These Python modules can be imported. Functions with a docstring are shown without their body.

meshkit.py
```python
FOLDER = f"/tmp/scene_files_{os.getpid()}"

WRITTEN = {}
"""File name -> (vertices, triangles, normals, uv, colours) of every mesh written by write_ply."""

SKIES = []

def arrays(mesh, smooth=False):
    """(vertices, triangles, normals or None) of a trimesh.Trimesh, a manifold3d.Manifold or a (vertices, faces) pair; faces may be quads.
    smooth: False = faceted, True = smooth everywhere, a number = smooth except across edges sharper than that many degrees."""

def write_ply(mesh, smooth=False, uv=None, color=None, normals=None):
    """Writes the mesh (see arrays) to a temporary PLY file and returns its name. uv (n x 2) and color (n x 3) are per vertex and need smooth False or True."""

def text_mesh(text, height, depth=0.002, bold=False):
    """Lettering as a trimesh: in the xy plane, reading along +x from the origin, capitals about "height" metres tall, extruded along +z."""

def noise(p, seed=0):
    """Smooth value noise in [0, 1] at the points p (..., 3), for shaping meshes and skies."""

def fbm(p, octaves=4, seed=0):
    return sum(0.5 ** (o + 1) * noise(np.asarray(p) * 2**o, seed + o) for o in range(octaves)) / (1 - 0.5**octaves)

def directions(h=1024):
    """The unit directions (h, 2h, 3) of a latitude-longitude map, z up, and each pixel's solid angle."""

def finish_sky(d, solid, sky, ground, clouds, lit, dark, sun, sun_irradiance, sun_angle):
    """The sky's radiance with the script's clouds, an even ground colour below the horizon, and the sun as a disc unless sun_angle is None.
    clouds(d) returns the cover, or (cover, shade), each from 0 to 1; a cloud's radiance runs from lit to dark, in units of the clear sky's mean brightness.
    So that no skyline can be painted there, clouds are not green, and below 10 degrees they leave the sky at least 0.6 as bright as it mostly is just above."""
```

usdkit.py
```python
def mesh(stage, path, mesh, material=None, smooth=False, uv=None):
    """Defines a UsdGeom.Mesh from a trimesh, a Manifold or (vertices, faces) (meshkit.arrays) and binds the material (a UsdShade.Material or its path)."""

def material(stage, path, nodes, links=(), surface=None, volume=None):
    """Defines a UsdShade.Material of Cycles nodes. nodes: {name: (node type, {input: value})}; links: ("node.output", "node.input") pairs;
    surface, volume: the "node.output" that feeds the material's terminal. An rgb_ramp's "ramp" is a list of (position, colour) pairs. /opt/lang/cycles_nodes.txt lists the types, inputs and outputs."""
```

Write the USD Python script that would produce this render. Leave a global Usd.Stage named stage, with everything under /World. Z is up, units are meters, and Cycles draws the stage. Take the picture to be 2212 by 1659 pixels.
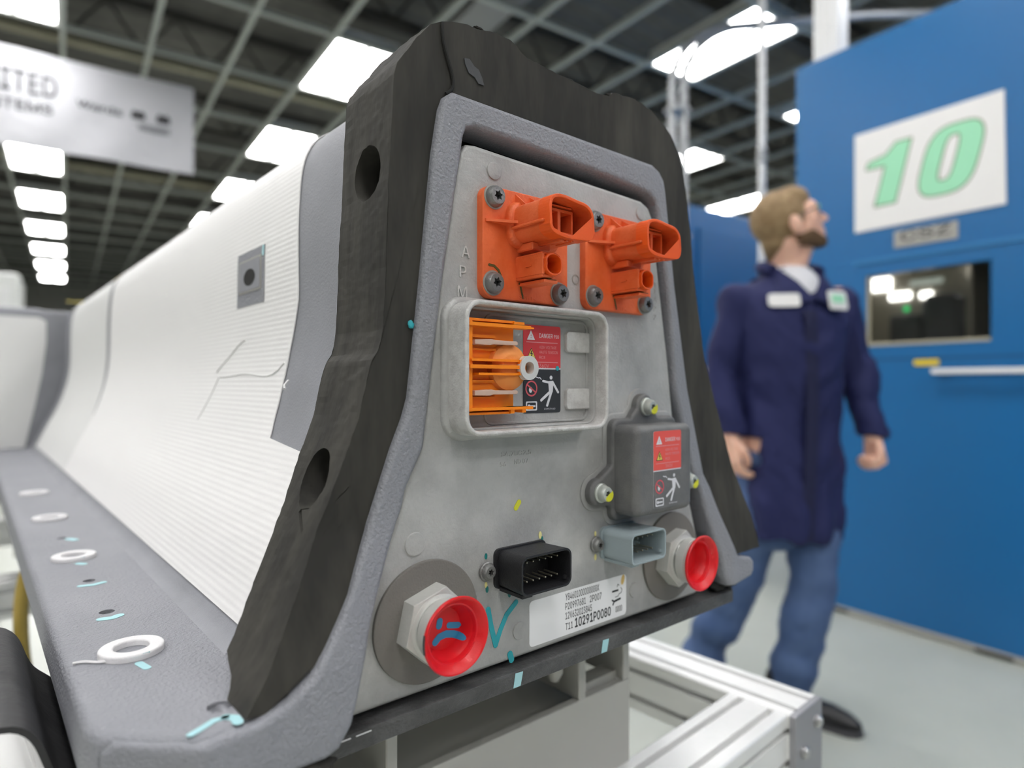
import math, random
import numpy as np, trimesh, manifold3d as mf, mapbox_earcut
from shapely.geometry import Polygon, Point, LineString, box as sbox
from shapely.ops import unary_union
from shapely import affinity
from pxr import Usd, UsdGeom, Gf, Sdf
import usdkit, meshkit

stage = Usd.Stage.CreateInMemory()
UsdGeom.Xform.Define(stage, '/World')
UsdGeom.Scope.Define(stage, '/World/Looks')

# ------------------------------------------------------------------ camera, exposure, light
CAM_Z, CAM_YAW = 1.16, -34.5
cam = UsdGeom.Camera.Define(stage, '/World/camera')
cam.AddTranslateOp().Set((0, 0, CAM_Z))
cam.AddRotateZOp().Set(CAM_YAW)
cam.AddRotateXOp().Set(90)
cam.CreateHorizontalApertureAttr(36.0)
cam.CreateFocalLengthAttr(1396 / 2212 * 36.0)
cam.CreateFStopAttr(3.2)
cam.CreateFocusDistanceAttr(0.475)
cam.CreateClippingRangeAttr((0.05, 200))
cam.CreateExposureAttr(0.2)
LAMP = 17.0            # radiance of the ceiling lenses

# ------------------------------------------------------------------ helpers
USED = {}
def numbered(path):
    n = USED.get(path, 0); USED[path] = n + 1
    return path if n == 0 else f'{path}_{n:03d}'
def tagp(p, label=None, cat=None, group=None, kind=None):
    for k, v in (('label', label), ('category', cat), ('group', group), ('kind', kind)):
        if v: p.SetCustomDataByKey(k, v)
    return p
def thing(name, label=None, cat=None, loc=(0, 0, 0), rz=0, group=None, kind=None):
    x = UsdGeom.Xform.Define(stage, numbered('/World/' + name))
    x.AddTranslateOp().Set(Gf.Vec3d(*map(float, loc)))
    if rz: x.AddRotateZOp().Set(float(rz))
    return tagp(x.GetPrim(), label, cat, group, kind)
def part(parent, name, mesh, m, smooth=30, label=None, kind=None):
    base = str(parent.GetPath()) if parent is not None else '/World'
    if isinstance(mesh, list): mesh = cat(mesh)
    p = usdkit.mesh(stage, numbered(f'{base}/{name}'), mesh, MAT[m], smooth)
    return tagp(p.GetPrim(), label, kind=kind)
def solo(name, mesh, m, label, catg, group=None, smooth=30, kind=None):
    return tagp(part(None, name, mesh, m, smooth), label, catg, group, kind)
def copy_of(root, loc, rz, label, group=None):
    was = root.GetCustomData()
    r = thing(root.GetName(), label, was['category'], loc, rz, group or was.get('group'))
    r.GetReferences().AddInternalReference(root.GetPath()); r.SetInstanceable(True)
    return r
def tm(mesh):
    if isinstance(mesh, trimesh.Trimesh): return mesh
    v, f, _ = meshkit.arrays(mesh)
    return trimesh.Trimesh(v, f, process=False)
def cat(ms): return trimesh.util.concatenate([tm(m) for m in ms])
def man(mesh):
    m = tm(mesh).copy(); m.merge_vertices(digits_vertex=7)
    return mf.Manifold(mf.Mesh(vert_properties=np.asarray(m.vertices, np.float32), tri_verts=np.asarray(m.faces, np.uint32)))
def shifted(m, d):
    m = tm(m).copy(); m.apply_translation(d); return m
def rings_of(poly):
    ext = np.array(poly.exterior.coords)[:-1]
    if not poly.exterior.is_ccw: ext = ext[::-1]
    out = [ext]
    for h in poly.interiors:
        c = np.array(h.coords)[:-1]
        out.append(c[::-1] if h.is_ccw else c)
    return out
def inset(r, d):
    a, b = np.roll(r, 1, 0), np.roll(r, -1, 0)
    def nrm(e): return np.stack([-e[:, 1], e[:, 0]], 1) / (np.linalg.norm(e, axis=1, keepdims=True) + 1e-12)
    n1, n2 = nrm(r - a), nrm(b - r)
    n = n1 + n2
    n /= np.maximum((n * n1).sum(1, keepdims=True), 0.35) * 1.0
    n = n / np.maximum(1, np.linalg.norm(n, axis=1, keepdims=True) / 1.6)
    return r + n * d
def prism(poly, y0, y1, r=0.0, n=3, rb=0.0):
    """Polygon in (x, z), from its front at y0 to its back at y1 > y0; r rounds the front edge, rb the back edge."""
    if poly.geom_type != 'Polygon': return cat([prism(g, y0, y1, r, n, rb) for g in poly.geoms])
    rs = rings_of(poly)
    lay = [(r * (1 - math.sin(a)), y0 + r * (1 - math.cos(a))) for a in np.linspace(0, math.pi / 2, n + 1)] if r > 0 else [(0, y0)]
    lay += [(rb * (1 - math.sin(a)), y1 - rb * (1 - math.cos(a))) for a in np.linspace(math.pi / 2, 0, n + 1)] if rb > 0 else [(0, y1)]
    V, F, N = [], [], sum(len(x) for x in rs)
    for d, y in lay:
        for q in rs:
            p = inset(q, d) if d > 1e-9 else q
            V.append(np.stack([p[:, 0], np.full(len(p), y), p[:, 1]], 1))
    o = 0
    for q in rs:
        k = len(q); i = np.arange(k); j = (i + 1) % k
        for l in range(len(lay) - 1):
            a, d_ = l * N + o + i, l * N + o + j
            b, c = a + N, d_ + N
            F += [np.stack([a, b, c], 1), np.stack([a, c, d_], 1)]
        o += k
    def capf(l):
        v2 = np.vstack(V[l * len(rs):(l + 1) * len(rs)])[:, [0, 2]]
        return mapbox_earcut.triangulate_float64(np.ascontiguousarray(v2), np.cumsum([len(q) for q in rs]).astype(np.uint32)).reshape(-1, 3).astype(int)
    def orient(t, pts, ccw):
        p, q = pts[t[:, 1]] - pts[t[:, 0]], pts[t[:, 2]] - pts[t[:, 0]]; e = p[:, 0] * q[:, 1] - p[:, 1] * q[:, 0]
        return t[:, ::-1] if (e.sum() < 0) == ccw else t
    v0 = np.vstack(V[:len(rs)])[:, [0, 2]]
    F.append(orient(capf(0), v0, True))
    L = len(lay) - 1
    v1 = np.vstack(V[L * len(rs):])[:, [0, 2]]
    F.append(orient(capf(L), v1, False) + L * N)
    return trimesh.Trimesh(np.vstack(V), np.vstack(F), process=False)
def zprism(poly, z0, z1, r=0, n=3, rb=0):
    """Polygon in (x, y) standing from z0 up to z1; r rounds its top edge."""
    p = affinity.scale(poly, 1, -1, origin=(0, 0))
    m = prism(p, -z1, -z0, r, n, rb)              # (x, -z, -y)
    v = m.vertices
    return trimesh.Trimesh(np.stack([v[:, 0], -v[:, 2], -v[:, 1]], 1), m.faces, process=False)
def xprism(poly, x0, x1, r=0, n=3, rb=0):
    """Polygon in (y, z), its front facing -x at x0 and back at x1 (seen from -x, +y runs to the left)."""
    p = affinity.scale(poly, -1, 1, origin=(0, 0))
    m = prism(p, x0, x1, r, n, rb)                # (-y, x, z)
    v = m.vertices
    return trimesh.Trimesh(np.stack([v[:, 1], -v[:, 0], v[:, 2]], 1), m.faces, process=False)
def rrect(x0, z0, x1, z1, r=0.0, seg=5):
    if r <= 0: return sbox(x0, z0, x1, z1)
    return sbox(x0 + r, z0 + r, x1 - r, z1 - r).buffer(r, quad_segs=seg)
def box(x0, x1, y0, y1, z0, z1, c=0.0):
    if c <= 0:
        m = trimesh.creation.box([x1 - x0, y1 - y0, z1 - z0]); m.apply_translation([(x0 + x1) / 2, (y0 + y1) / 2, (z0 + z1) / 2]); return m
    pts = []
    for sx in (0, 1):
        for sy in (0, 1):
            for sz in (0, 1):
                p = np.array([(x0, x1)[sx], (y0, y1)[sy], (z0, z1)[sz]]); s = np.array([1 - 2 * sx, 1 - 2 * sy, 1 - 2 * sz]) * c
                for k in range(3):
                    q = p + s; q[k] = p[k]; pts.append(q)
    return tm(mf.Manifold.hull_points(np.array(pts)))
def lathe(prof, c=(0, 0), y=0.0, n=40, sx=1.0):
    """Profile of (radius, height towards -y), turned about the -y axis through (x, z) = c; the base at y."""
    a = np.arange(n) * 2 * math.pi / n
    V = [np.stack([c[0] + r * np.cos(a) * sx, np.full(n, y - h), c[1] + r * np.sin(a)], 1) for r, h in prof]
    i = np.arange(n); j = (i + 1) % n; F = []
    for l in range(len(prof) - 1):
        A, B, C, D = l * n + i, l * n + j, (l + 1) * n + j, (l + 1) * n + i
        F += [np.stack([A, B, C], 1), np.stack([A, C, D], 1)]
    V = np.vstack(V); k = len(V)
    V = np.vstack([V, [[c[0], y - prof[0][1], c[1]], [c[0], y - prof[-1][1], c[1]]]])
    F += [np.stack([j, i, np.full(n, k)], 1), np.stack([(len(prof) - 1) * n + i, (len(prof) - 1) * n + j, np.full(n, k + 1)], 1)]
    m = trimesh.Trimesh(V, np.vstack(F), process=False)
    if m.volume < 0: m.invert()
    return m
def tube(pts, r, n=10, cap=True):
    p = np.asarray(pts, float); R = np.broadcast_to(r, (len(p),))
    t = np.gradient(p, axis=0); t /= np.linalg.norm(t, axis=1, keepdims=True) + 1e-12
    q = np.cross(t[0], np.eye(3)[np.argmin(abs(t[0]))]); a = []
    for k in range(len(p)):
        q = q - t[k] * (q @ t[k]); q = q / (np.linalg.norm(q) + 1e-12); a.append(q)
    a = np.array(a); b = np.cross(t, a); g = np.arange(n) * 2 * math.pi / n
    V = (p[:, None] + R[:, None, None] * (np.cos(g)[None, :, None] * a[:, None] + np.sin(g)[None, :, None] * b[:, None])).reshape(-1, 3)
    F = []
    for k in range(len(p) - 1):
        for i in range(n):
            j = (i + 1) % n; F += [[k * n + i, k * n + j, (k + 1) * n + j], [k * n + i, (k + 1) * n + j, (k + 1) * n + i]]
    if cap:
        V = np.vstack([V, p[0], p[-1]]); k = len(p) * n; e = (len(p) - 1) * n
        F += [[(i + 1) % n, i, k] for i in range(n)] + [[e + i, e + (i + 1) % n, k + 1] for i in range(n)]
    m = trimesh.Trimesh(V, F, process=False)
    if m.volume < 0: m.invert()
    return m
def smooth_path(pts, n=24):
    p = np.asarray(pts, float); d = np.r_[0, np.cumsum(np.linalg.norm(np.diff(p, axis=0), axis=1))]
    from scipy.interpolate import CubicSpline
    k = CubicSpline(d, p)
    return k(np.linspace(0, d[-1], n))
def words(text, x, z, h, y, width=None, bold=False, t=.0002, center=False, shear=0):
    """Lettering facing -y, its baseline from (x, z)."""
    m = meshkit.text_mesh(text, h, t, bold); v = m.vertices.copy()
    w = v[:, 0].max() - v[:, 0].min(); v[:, 0] -= v[:, 0].min()
    if width: v[:, 0] *= width / w; w = width
    v[:, 0] += shear * v[:, 1]
    if center: v[:, 0] -= w / 2
    return trimesh.Trimesh(np.stack([v[:, 0] + x, y - v[:, 2], v[:, 1] + z], 1), m.faces, process=False)
def stroke(pts, w, seg=6): return LineString(pts).buffer(w / 2, quad_segs=seg)
def sphere(c, r, n=2):
    m = trimesh.creation.icosphere(n); m.apply_scale(r); m.apply_translation(c); return m
def hullchain(js, n=20):
    """[(point, radius), ...] -> one Manifold of the hulls of neighbouring spheres."""
    s = [mf.Manifold.sphere(r, n).translate(tuple(map(float, p))) for p, r in js]
    return mf.Manifold.batch_boolean([mf.Manifold.batch_hull([s[i], s[i + 1]]) for i in range(len(s) - 1)], mf.OpType.Add) if len(s) > 1 else s[0]
def union(ms): return mf.Manifold.batch_boolean(list(ms), mf.OpType.Add)
def soft(m, edge, it=10):
    t = tm(m.refine_to_length(edge)); t.merge_vertices(); trimesh.smoothing.filter_taubin(t, iterations=it); return t
def grid_mesh(P):
    """P: (a, b, 3) grid of points as a surface."""
    a, b = P.shape[:2]; i, j = np.meshgrid(np.arange(a - 1), np.arange(b - 1), indexing='ij')
    q = np.stack([i * b + j, (i + 1) * b + j, (i + 1) * b + j + 1, i * b + j + 1], -1).reshape(-1, 4)
    return trimesh.Trimesh(P.reshape(-1, 3), np.vstack([q[:, [0, 1, 2]], q[:, [0, 2, 3]]]), process=False)
def slab(P, Q):
    """A closed sheet between two grids of the same size (Q outside)."""
    a, b = P.shape[:2]; o, i = grid_mesh(Q), grid_mesh(P); i.invert()
    n = a * b; loop = [k for k in range(b)] + [r * b + b - 1 for r in range(1, a)] + [(a - 1) * b + k for k in range(b - 2, -1, -1)] + [r * b for r in range(a - 2, 0, -1)]
    F = []
    for k in range(len(loop)):
        s, t = loop[k], loop[(k + 1) % len(loop)]; F += [[s, t, t + n], [s, t + n, s + n]]
    m = trimesh.Trimesh(np.vstack([o.vertices, i.vertices]), np.vstack([o.faces, i.faces + n, F]), process=False)
    if m.volume < 0: m.invert()
    return m

# ------------------------------------------------------------------ materials
MAT = {}
def mat(name, col, rough=.5, metal=0.0, var=None, bump=None, spec=.5, emit=None, coat=0, stretch=None, sss=0, wave=None, vstretch=None, sheen=0):
    """var: (scale, second colour, low, high); bump: (scale, distance); stretch: noise vector scale; wave: (axis, scale, distance)."""
    N = {'p': ('principled_bsdf', dict(base_color=col, roughness=rough, metallic=metal, specular_ior_level=spec))}
    L = []
    P = N['p'][1]
    if coat: P['coat_weight'] = coat
    if sheen: P['sheen_weight'] = sheen; P['sheen_roughness'] = .5
    if sss: P['subsurface_weight'] = sss; P['subsurface_scale'] = .01
    if emit: P['emission_color'] = emit[0]; P['emission_strength'] = emit[1]
    if var or bump or wave:
        N['g'] = ('geometry', {})
    def vec(key, st):
        if st:
            N[key] = ('mapping', {'scale': st}); L.append(('g.position', key + '.vector')); return key + '.vector'
        return 'g.position'
    if var:
        N['n'] = ('noise_texture', {'scale': var[0], 'detail': 6, 'roughness': .62}); L.append((vec('mv', vstretch or stretch), 'n.vector'))
        N['r'] = ('rgb_ramp', {'ramp': [(var[2], col), (var[3], var[1])]}); L.append(('n.fac', 'r.fac')); L.append(('r.color', 'p.base_color'))
    nrm = None
    if bump:
        N['bn'] = ('noise_texture', {'scale': bump[0], 'detail': 3}); L.append((vec('mb', stretch), 'bn.vector'))
        N['b'] = ('bump', {'strength': 1.0, 'distance': bump[1]}); L.append(('bn.fac', 'b.height')); nrm = 'b.normal'
    if wave:
        N['w'] = ('wave_texture', {'wave_type': 'bands', 'bands_direction': wave[0], 'scale': wave[1], 'profile': wave[3] if len(wave) > 3 else 'sine', 'distortion': .3, 'detail': 1}); L.append(('g.position', 'w.vector'))
        N['wb'] = ('bump', {'strength': 1.0, 'distance': wave[2]}); L.append(('w.fac', 'wb.height'))
        if nrm: L.append((nrm, 'wb.normal'))
        nrm = 'wb.normal'
    if nrm: L.append((nrm, 'p.normal'))
    MAT[name] = usdkit.material(stage, '/World/Looks/' + name, N, L, surface='p.BSDF')

def H(h):  # sRGB hex to linear
    c = np.array([int(h[i:i + 2], 16) for i in (0, 2, 4)]) / 255
    return tuple(np.where(c < .04045, c / 12.92, ((c + .055) / 1.055) ** 2.4))
mat('floor', (.42, .44, .39), .32, var=(1.2, (.47, .49, .44), .35, .65), bump=(30, .0004))
mat('wall', (.42, .42, .39), .6)
mat('deck', (.15, .145, .13), .6, var=(3, (.09, .088, .08), .3, .7))
mat('joist', (.055, .052, .047), .6)
mat('duct', (.25, .25, .25), .45, .3)
mat('pipe_beige', (.30, .28, .20), .5)
mat('pipe_red', (.22, .05, .03), .5)
mat('tee', (.40, .42, .39), .45)
mat('fixture', (.75, .76, .74), .4)
mat('lens', (.9, .9, .9), .4, emit=((1.0, .99, .985), LAMP))
mat('banner', (.45, .45, .475), .6, bump=(2.2, .02))
mat('ink_soft', (.05, .052, .055), .7)
mat('ink', (.012, .012, .014), .6)
mat('ink_grey', (.05, .05, .055), .6)
mat('blue_paint', (.006, .125, .335), .35, bump=(420, .0002))
mat('blue_trim', (.02, .17, .40), .4)
mat('blue_dark', (.004, .08, .2), .4)
mat('sign_white', (.78, .77, .76), .5)
mat('sign_green', (.33, .72, .47), .5)
mat('sign_edge', (.16, .17, .07), .6)
mat('steel', (.42, .42, .42), .38, .85)
mat('steel_light', (.62, .62, .62), .45, .35)
mat('plate_grey', (.36, .35, .32), .5, .2)
mat('beige', (.42, .38, .28), .5)
mat('dark_inside', (.55, .52, .46), .6)
mat('led', (.02, .5, .12), .4, emit=((.03, .9, .25), 1.2))
mat('yellow', (.75, .55, .02), .5)
mat('plinth', (.13, .12, .10), .5)
mat('slot', (.006, .006, .006), .7)
mat('conduit', (.36, .37, .38), .35, .4)
mat('conduit_white', (.80, .80, .80), .4)
mat('alu', (.80, .80, .79), .36, .25, bump=(60, .0003), stretch=(1, 1, 1))
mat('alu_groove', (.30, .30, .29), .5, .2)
mat('alu_end', (.36, .36, .38), .45, .6)
mat('bolt', (.5, .5, .5), .35, .9)
mat('bracket', (.47, .465, .43), .5, .1, bump=(300, .0002))
mat('cable', (.42, .30, .06), .5)
mat('inner_lens', (.8, .8, .8), .4, emit=((1, 1, .98), 7.0))
mat('dim_lens', (.5, .5, .5), .4, emit=((.85, 1, .92), .45))
mat('rack_grey', (.10, .11, .14), .5)
# battery
mat('composite', (.225, .23, .255), .55, var=(9, (.26, .265, .29), .3, .7), bump=(430, .0013))
mat('composite_shell', (.27, .275, .30), .6, var=(14, (.22, .225, .245), .3, .75), bump=(500, .0003))
mat('cast', (.33, .33, .32), .5, .15, var=(16, (.46, .46, .45), .36, .62), bump=(420, .0004))
mat('cast_frost', (.56, .555, .54), .6, .05, var=(120, (.42, .41, .40), .4, .7), bump=(700, .0005))
mat('tape', (.80, .79, .785), .5, bump=(260, .00010), wave=('z', 66.0, .00009))
mat('tape_plain', (.70, .70, .69), .5)
mat('foam', (.026, .025, .022), .8, var=(5, (.070, .066, .055), .40, .78), bump=(90, .0008), vstretch=(5, 5, 1.1), stretch=(1, 1, .35), spec=.3)
mat('foam_scuff', (.060, .062, .066), .75, bump=(200, .0006))
mat('foam_dark', (.012, .012, .011), .9, bump=(300, .0006))
mat('black_plastic', (.028, .028, .030), .5, bump=(120, .0005))
mat('tray', (.06, .06, .06), .5, var=(40, (.10, .10, .10), .4, .7), bump=(280, .0011), stretch=(1, 1, 2))
mat('orange', (.72, .115, .022), .5, var=(45, (.80, .16, .05), .4, .7), bump=(420, .0003))
mat('orange_fresh', (.80, .10, .008), .42, bump=(900, .0001))
mat('amber', (.90, .24, .004), .42)
mat('amber_dusty', (.78, .26, .05), .6, bump=(500, .0002))
mat('copper_frost', (.60, .42, .33), .5, .2)
mat('screw', (.24, .24, .235), .42, .6, bump=(500, .0005))
mat('screw_black', (.01, .01, .01), .6)
mat('bolt_pale', (.50, .53, .49), .4, .4)
mat('washer', (.17, .16, .145), .6, bump=(600, .0004))
mat('zinc', (.60, .60, .57), .42, .25, bump=(250, .0004))
mat('zinc_groove', (.25, .25, .24), .3, .9)
mat('red_cap', (.72, .006, .012), .38, bump=(900, .00012), sss=.1)
mat('paint_blue', (.03, .27, .50), .5)
mat('paint_teal', (.02, .33, .38), .5)
mat('paint_sky', (.36, .62, .66), .55)
mat('paint_green', (.01, .18, .17), .5)
mat('paint_yellow', (.62, .62, .03), .5)
mat('paint_pale_yellow', (.72, .66, .28), .5)
mat('paint_olive', (.10, .075, .015), .6)
mat('cover_grey', (.125, .125, .125), .5, var=(60, (.165, .165, .16), .4, .7), bump=(900, .0003))
mat('pin', (.45, .42, .33), .35, .8)
mat('grey_plastic', (.30, .36, .38), .45, bump=(700, .00015))
mat('black_connector', (.014, .014, .016), .42, bump=(700, .00025))
mat('label_white', (.82, .82, .83), .45)
mat('label_red', (.62, .045, .05), .5, bump=(1500, .0001))
mat('label_red_pale', (.75, .10, .08), .5)
mat('label_black', (.025, .027, .031), .5, bump=(1500, .0001))
mat('label_ink_white', (.66, .66, .70), .5)
mat('label_ink_pink', (.70, .26, .27), .5)
mat('label_yellow', (.68, .56, .10), .5)
mat('label_red_line', (.62, .10, .12), .5)
mat('stain', (.72, .50, .16), .5)
mat('rubber_white', (.72, .71, .72), .6, bump=(700, .0004))
mat('bush', (.62, .62, .60), .45, .2)
# person
mat('skin', (.72, .42, .31), .5, sss=.12, var=(14, (.78, .46, .34), .35, .65))
mat('hair', (.22, .135, .06), .7, bump=(400, .002), var=(40, (.36, .25, .13), .35, .7))
mat('beard', (.13, .075, .035), .8, bump=(400, .002))
mat('coat', (.008, .012, .075), .8, bump=(900, .0003))
mat('coat_dark', (.006, .008, .045), .8)
mat('jeans', (.050, .095, .22), .85, var=(9, (.085, .14, .28), .35, .7), bump=(1200, .0003))
mat('shoe', (.012, .012, .014), .35)
mat('tshirt', (.72, .72, .75), .8)
mat('glasses_frame', (.06, .06, .07), .3)
def pane(name, tint, r=.02, ior=1.5):
    MAT[name] = usdkit.material(stage, '/World/Looks/' + name, {'t': ('transparent_bsdf', {'color': tint}), 'g': ('glossy_bsdf', {'color': (1, 1, 1), 'roughness': r}), 'f': ('fresnel', {'IOR': ior}), 'm': ('mix_closure', {})},
                                [('f.fac', 'm.fac'), ('t.BSDF', 'm.closure1'), ('g.BSDF', 'm.closure2')], surface='m.closure')
pane('glass', (.75, .75, .73), .03, 1.6)
pane('clear_lens', (.9, .93, .93))

# ------------------------------------------------------------------ the hall: floor, walls, ceiling
X0, X1, Y0, Y1, CZ = -12.0, 15.0, -12.0, 26.0, 3.99
GX = lambda k: -.035 + .61 * k
GY = lambda j: 4.05 + 1.11 * j
solo('floor', box(X0, X1, Y0, Y1, -.1, 0), 'floor', 'pale grey-green painted concrete floor of the hall', 'floor', kind='structure')
for nm, b in (('wall_far', (X0, X1, Y1, Y1 + .2, 0, 5.2)), ('wall_near', (X0, X1, Y0 - .2, Y0, 0, 5.2)), ('wall_left', (X0 - .2, X0, Y0, Y1, 0, 5.2)), ('wall_right', (X1, X1 + .2, Y0, Y1, 0, 5.2))):
    solo(nm, box(*b), 'wall', None, None, kind='structure')
ceil = thing('ceiling', 'open ceiling of bare grey grid bars under a dark corrugated metal deck', 'ceiling', kind='structure')
ys = np.arange(Y0, Y1 + .01, .075); zz = np.tile([4.86, 4.86, 4.90, 4.90], len(ys))[:len(ys)]
P = np.stack([np.stack([np.full(len(ys), x), ys, zz], 1) for x in (X0, X1)], 0)
part(ceil, 'corrugated_deck', slab(P, P + [0, 0, .03]), 'deck', smooth=False)
for k in range(-18, 25):
    x = GX(k)
    part(ceil, 'long_grid_bar', box(x - .019, x + .019, Y0, Y1, CZ, CZ + .045), 'tee', smooth=False)
for j in range(-14, 20):
    y = GY(j)
    part(ceil, 'cross_grid_bar', box(X0, X1, y - .019, y + .019, CZ + .002, CZ + .043), 'tee', smooth=False)
for y in np.arange(-9.4, 26, 1.85):
    part(ceil, 'roof_joist', [box(X0, X1, y - .06, y + .06, 4.80, 4.86), box(X0, X1, y - .06, y + .06, 4.38, 4.44)] +
         [tube([(x, y, 4.42), (x + .3, y, 4.82), (x + .6, y, 4.42)], .018, 6) for x in np.arange(X0, X1 - .5, .6)], 'joist', smooth=False)
for y, m, lab, r, z in ((6.95, 'pipe_beige', 'beige pipe above the grid behind the white banner', .05, 4.22), (10.9, 'pipe_beige', 'beige pipe above the grid over the middle of the left light row', .06, 4.22)):
    p = thing('ceiling_pipe', lab, 'pipe', (X0 + .2, y, z))
    part(p, 'pipe_run', tube([(0, 0, 0), (13, 0, 0), (X1 - X0 - .4, 0, 0)], r, 14), m)
    for x in (2, 8, 13, 18): part(p, 'coupling', tube([(x, 0, 0), (x + .12, 0, 0)], r * 1.2, 14), m)
    for x in (4, 11, 16): part(p, 'hanger', tube([(x, 0, 0), (x, 0, 4.8 - z)], .006, 6), 'joist')
dct = thing('air_duct', 'grey sheet-metal air duct above the grid, right of the foam-wrapped pack end', 'duct', (2.72, 4.6, 4.06))
part(dct, 'duct_run', box(-.16, .16, -2.2, 2.2, 0, .1, .01), 'duct', smooth=False)
for y in (-1.4, .1, 1.5): part(dct, 'duct_joint', box(-.17, .17, y, y + .03, -.008, .108), 'duct', smooth=False)

# ceiling lights: one fixture, copied along its rows
def make_light(loc, label, group):
    t = thing('ceiling_light', label, 'ceiling light', loc, 0, group)
    w, l = .57, 1.07
    part(t, 'housing', [box(0, w, 0, l, .035, .11), box(0, .02, 0, l, 0, .04), box(w - .02, w, 0, l, 0, .04), box(.02, w - .02, 0, .02, 0, .04), box(.02, w - .02, l - .02, l, 0, .04), box(w / 2 - .014, w / 2 + .014, .02, l - .02, -.004, .036)], 'fixture', smooth=False)
    for a in (.022, w / 2 + .015):
        b = a + w / 2 - .037
        part(t, 'lens', xz_bulge(a, b, .022, l - .022), 'lens', smooth=40)
    return t
def xz_bulge(a, b, y0, y1):
    s = np.linspace(0, math.pi, 9); xs = (a + b) / 2 - np.cos(s) * (b - a) / 2; zs = .034 - .03 * np.sin(s) ** .7
    P = np.stack([np.stack([xs, np.full(9, y), zs], 1) for y in (y0, y1)], 0)
    Q = P.copy(); Q[..., 2] = .036
    return slab(P, Q)
first = None
def light(x, y, label, group=None):
    global first
    loc = (x + .02, y + .02, CZ + .004)
    if first is None: first = make_light(loc, label, group); return first
    return copy_of(first, loc, 0, label, group)
ordn = ['first', 'second', 'third', 'fourth', 'fifth', 'sixth', 'seventh', 'eighth']
for i, j in enumerate((1, 3, 5, 7, 9, 11, 13, 15)):
    light(GX(-1), GY(j), ['glowing two-lens ceiling light at the top left corner above the banner', 'ceiling light hidden behind the white banner in the left row', 'nearest ceiling light seen just below the white banner', 'ceiling light second below the banner in the left row', 'ceiling light third below the banner in the left row', 'ceiling light fourth below the banner in the left row', 'ceiling light fifth below the banner in the left row', 'farthest ceiling light of the left row, over the far wall'][i], 'left row of ceiling lights')
for i, j in enumerate((1, 3, 5, 7)):
    light(GX(3), GY(j), ['large ceiling light beside the top left corner of the foam gasket', 'ceiling light above the white tape, second in the middle row', 'ceiling light half hidden by the white taped pack, third in the middle row', 'small ceiling light peeking over the white taped pack, last of the middle row'][i], 'middle row of ceiling lights')
light(GX(7), GY(-1), 'big bright ceiling light at upper right, crossed by a grey conduit', 'right row of ceiling lights')
light(6.22, GY(-1), 'ceiling light cut off by the top left edge of the blue chamber', 'right row of ceiling lights')
light(6.22, GY(1), 'ceiling light just right of the foam gasket, above the blue cabinet', 'right row of ceiling lights')
light(8.5, GY(1) + .7, 'low ceiling light just behind the hair of the man in the navy coat', 'right row of ceiling lights')
for k in (-9, -5, -1, 3, 7, 11, 15):
    for j in (-9, -7, -5, -3, -1, 1, 3, 5, 7):
        if (k in (-1, 3) and j >= 1) or (k == 7 and j == -1) or (k == 11 and j in (-1, 1)) or (k == 15 and j >= 1): continue
        light(GX(k), GY(j), 'white two-lens ceiling light of the hall grid, out of view', 'ceiling lights around the view')

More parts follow.
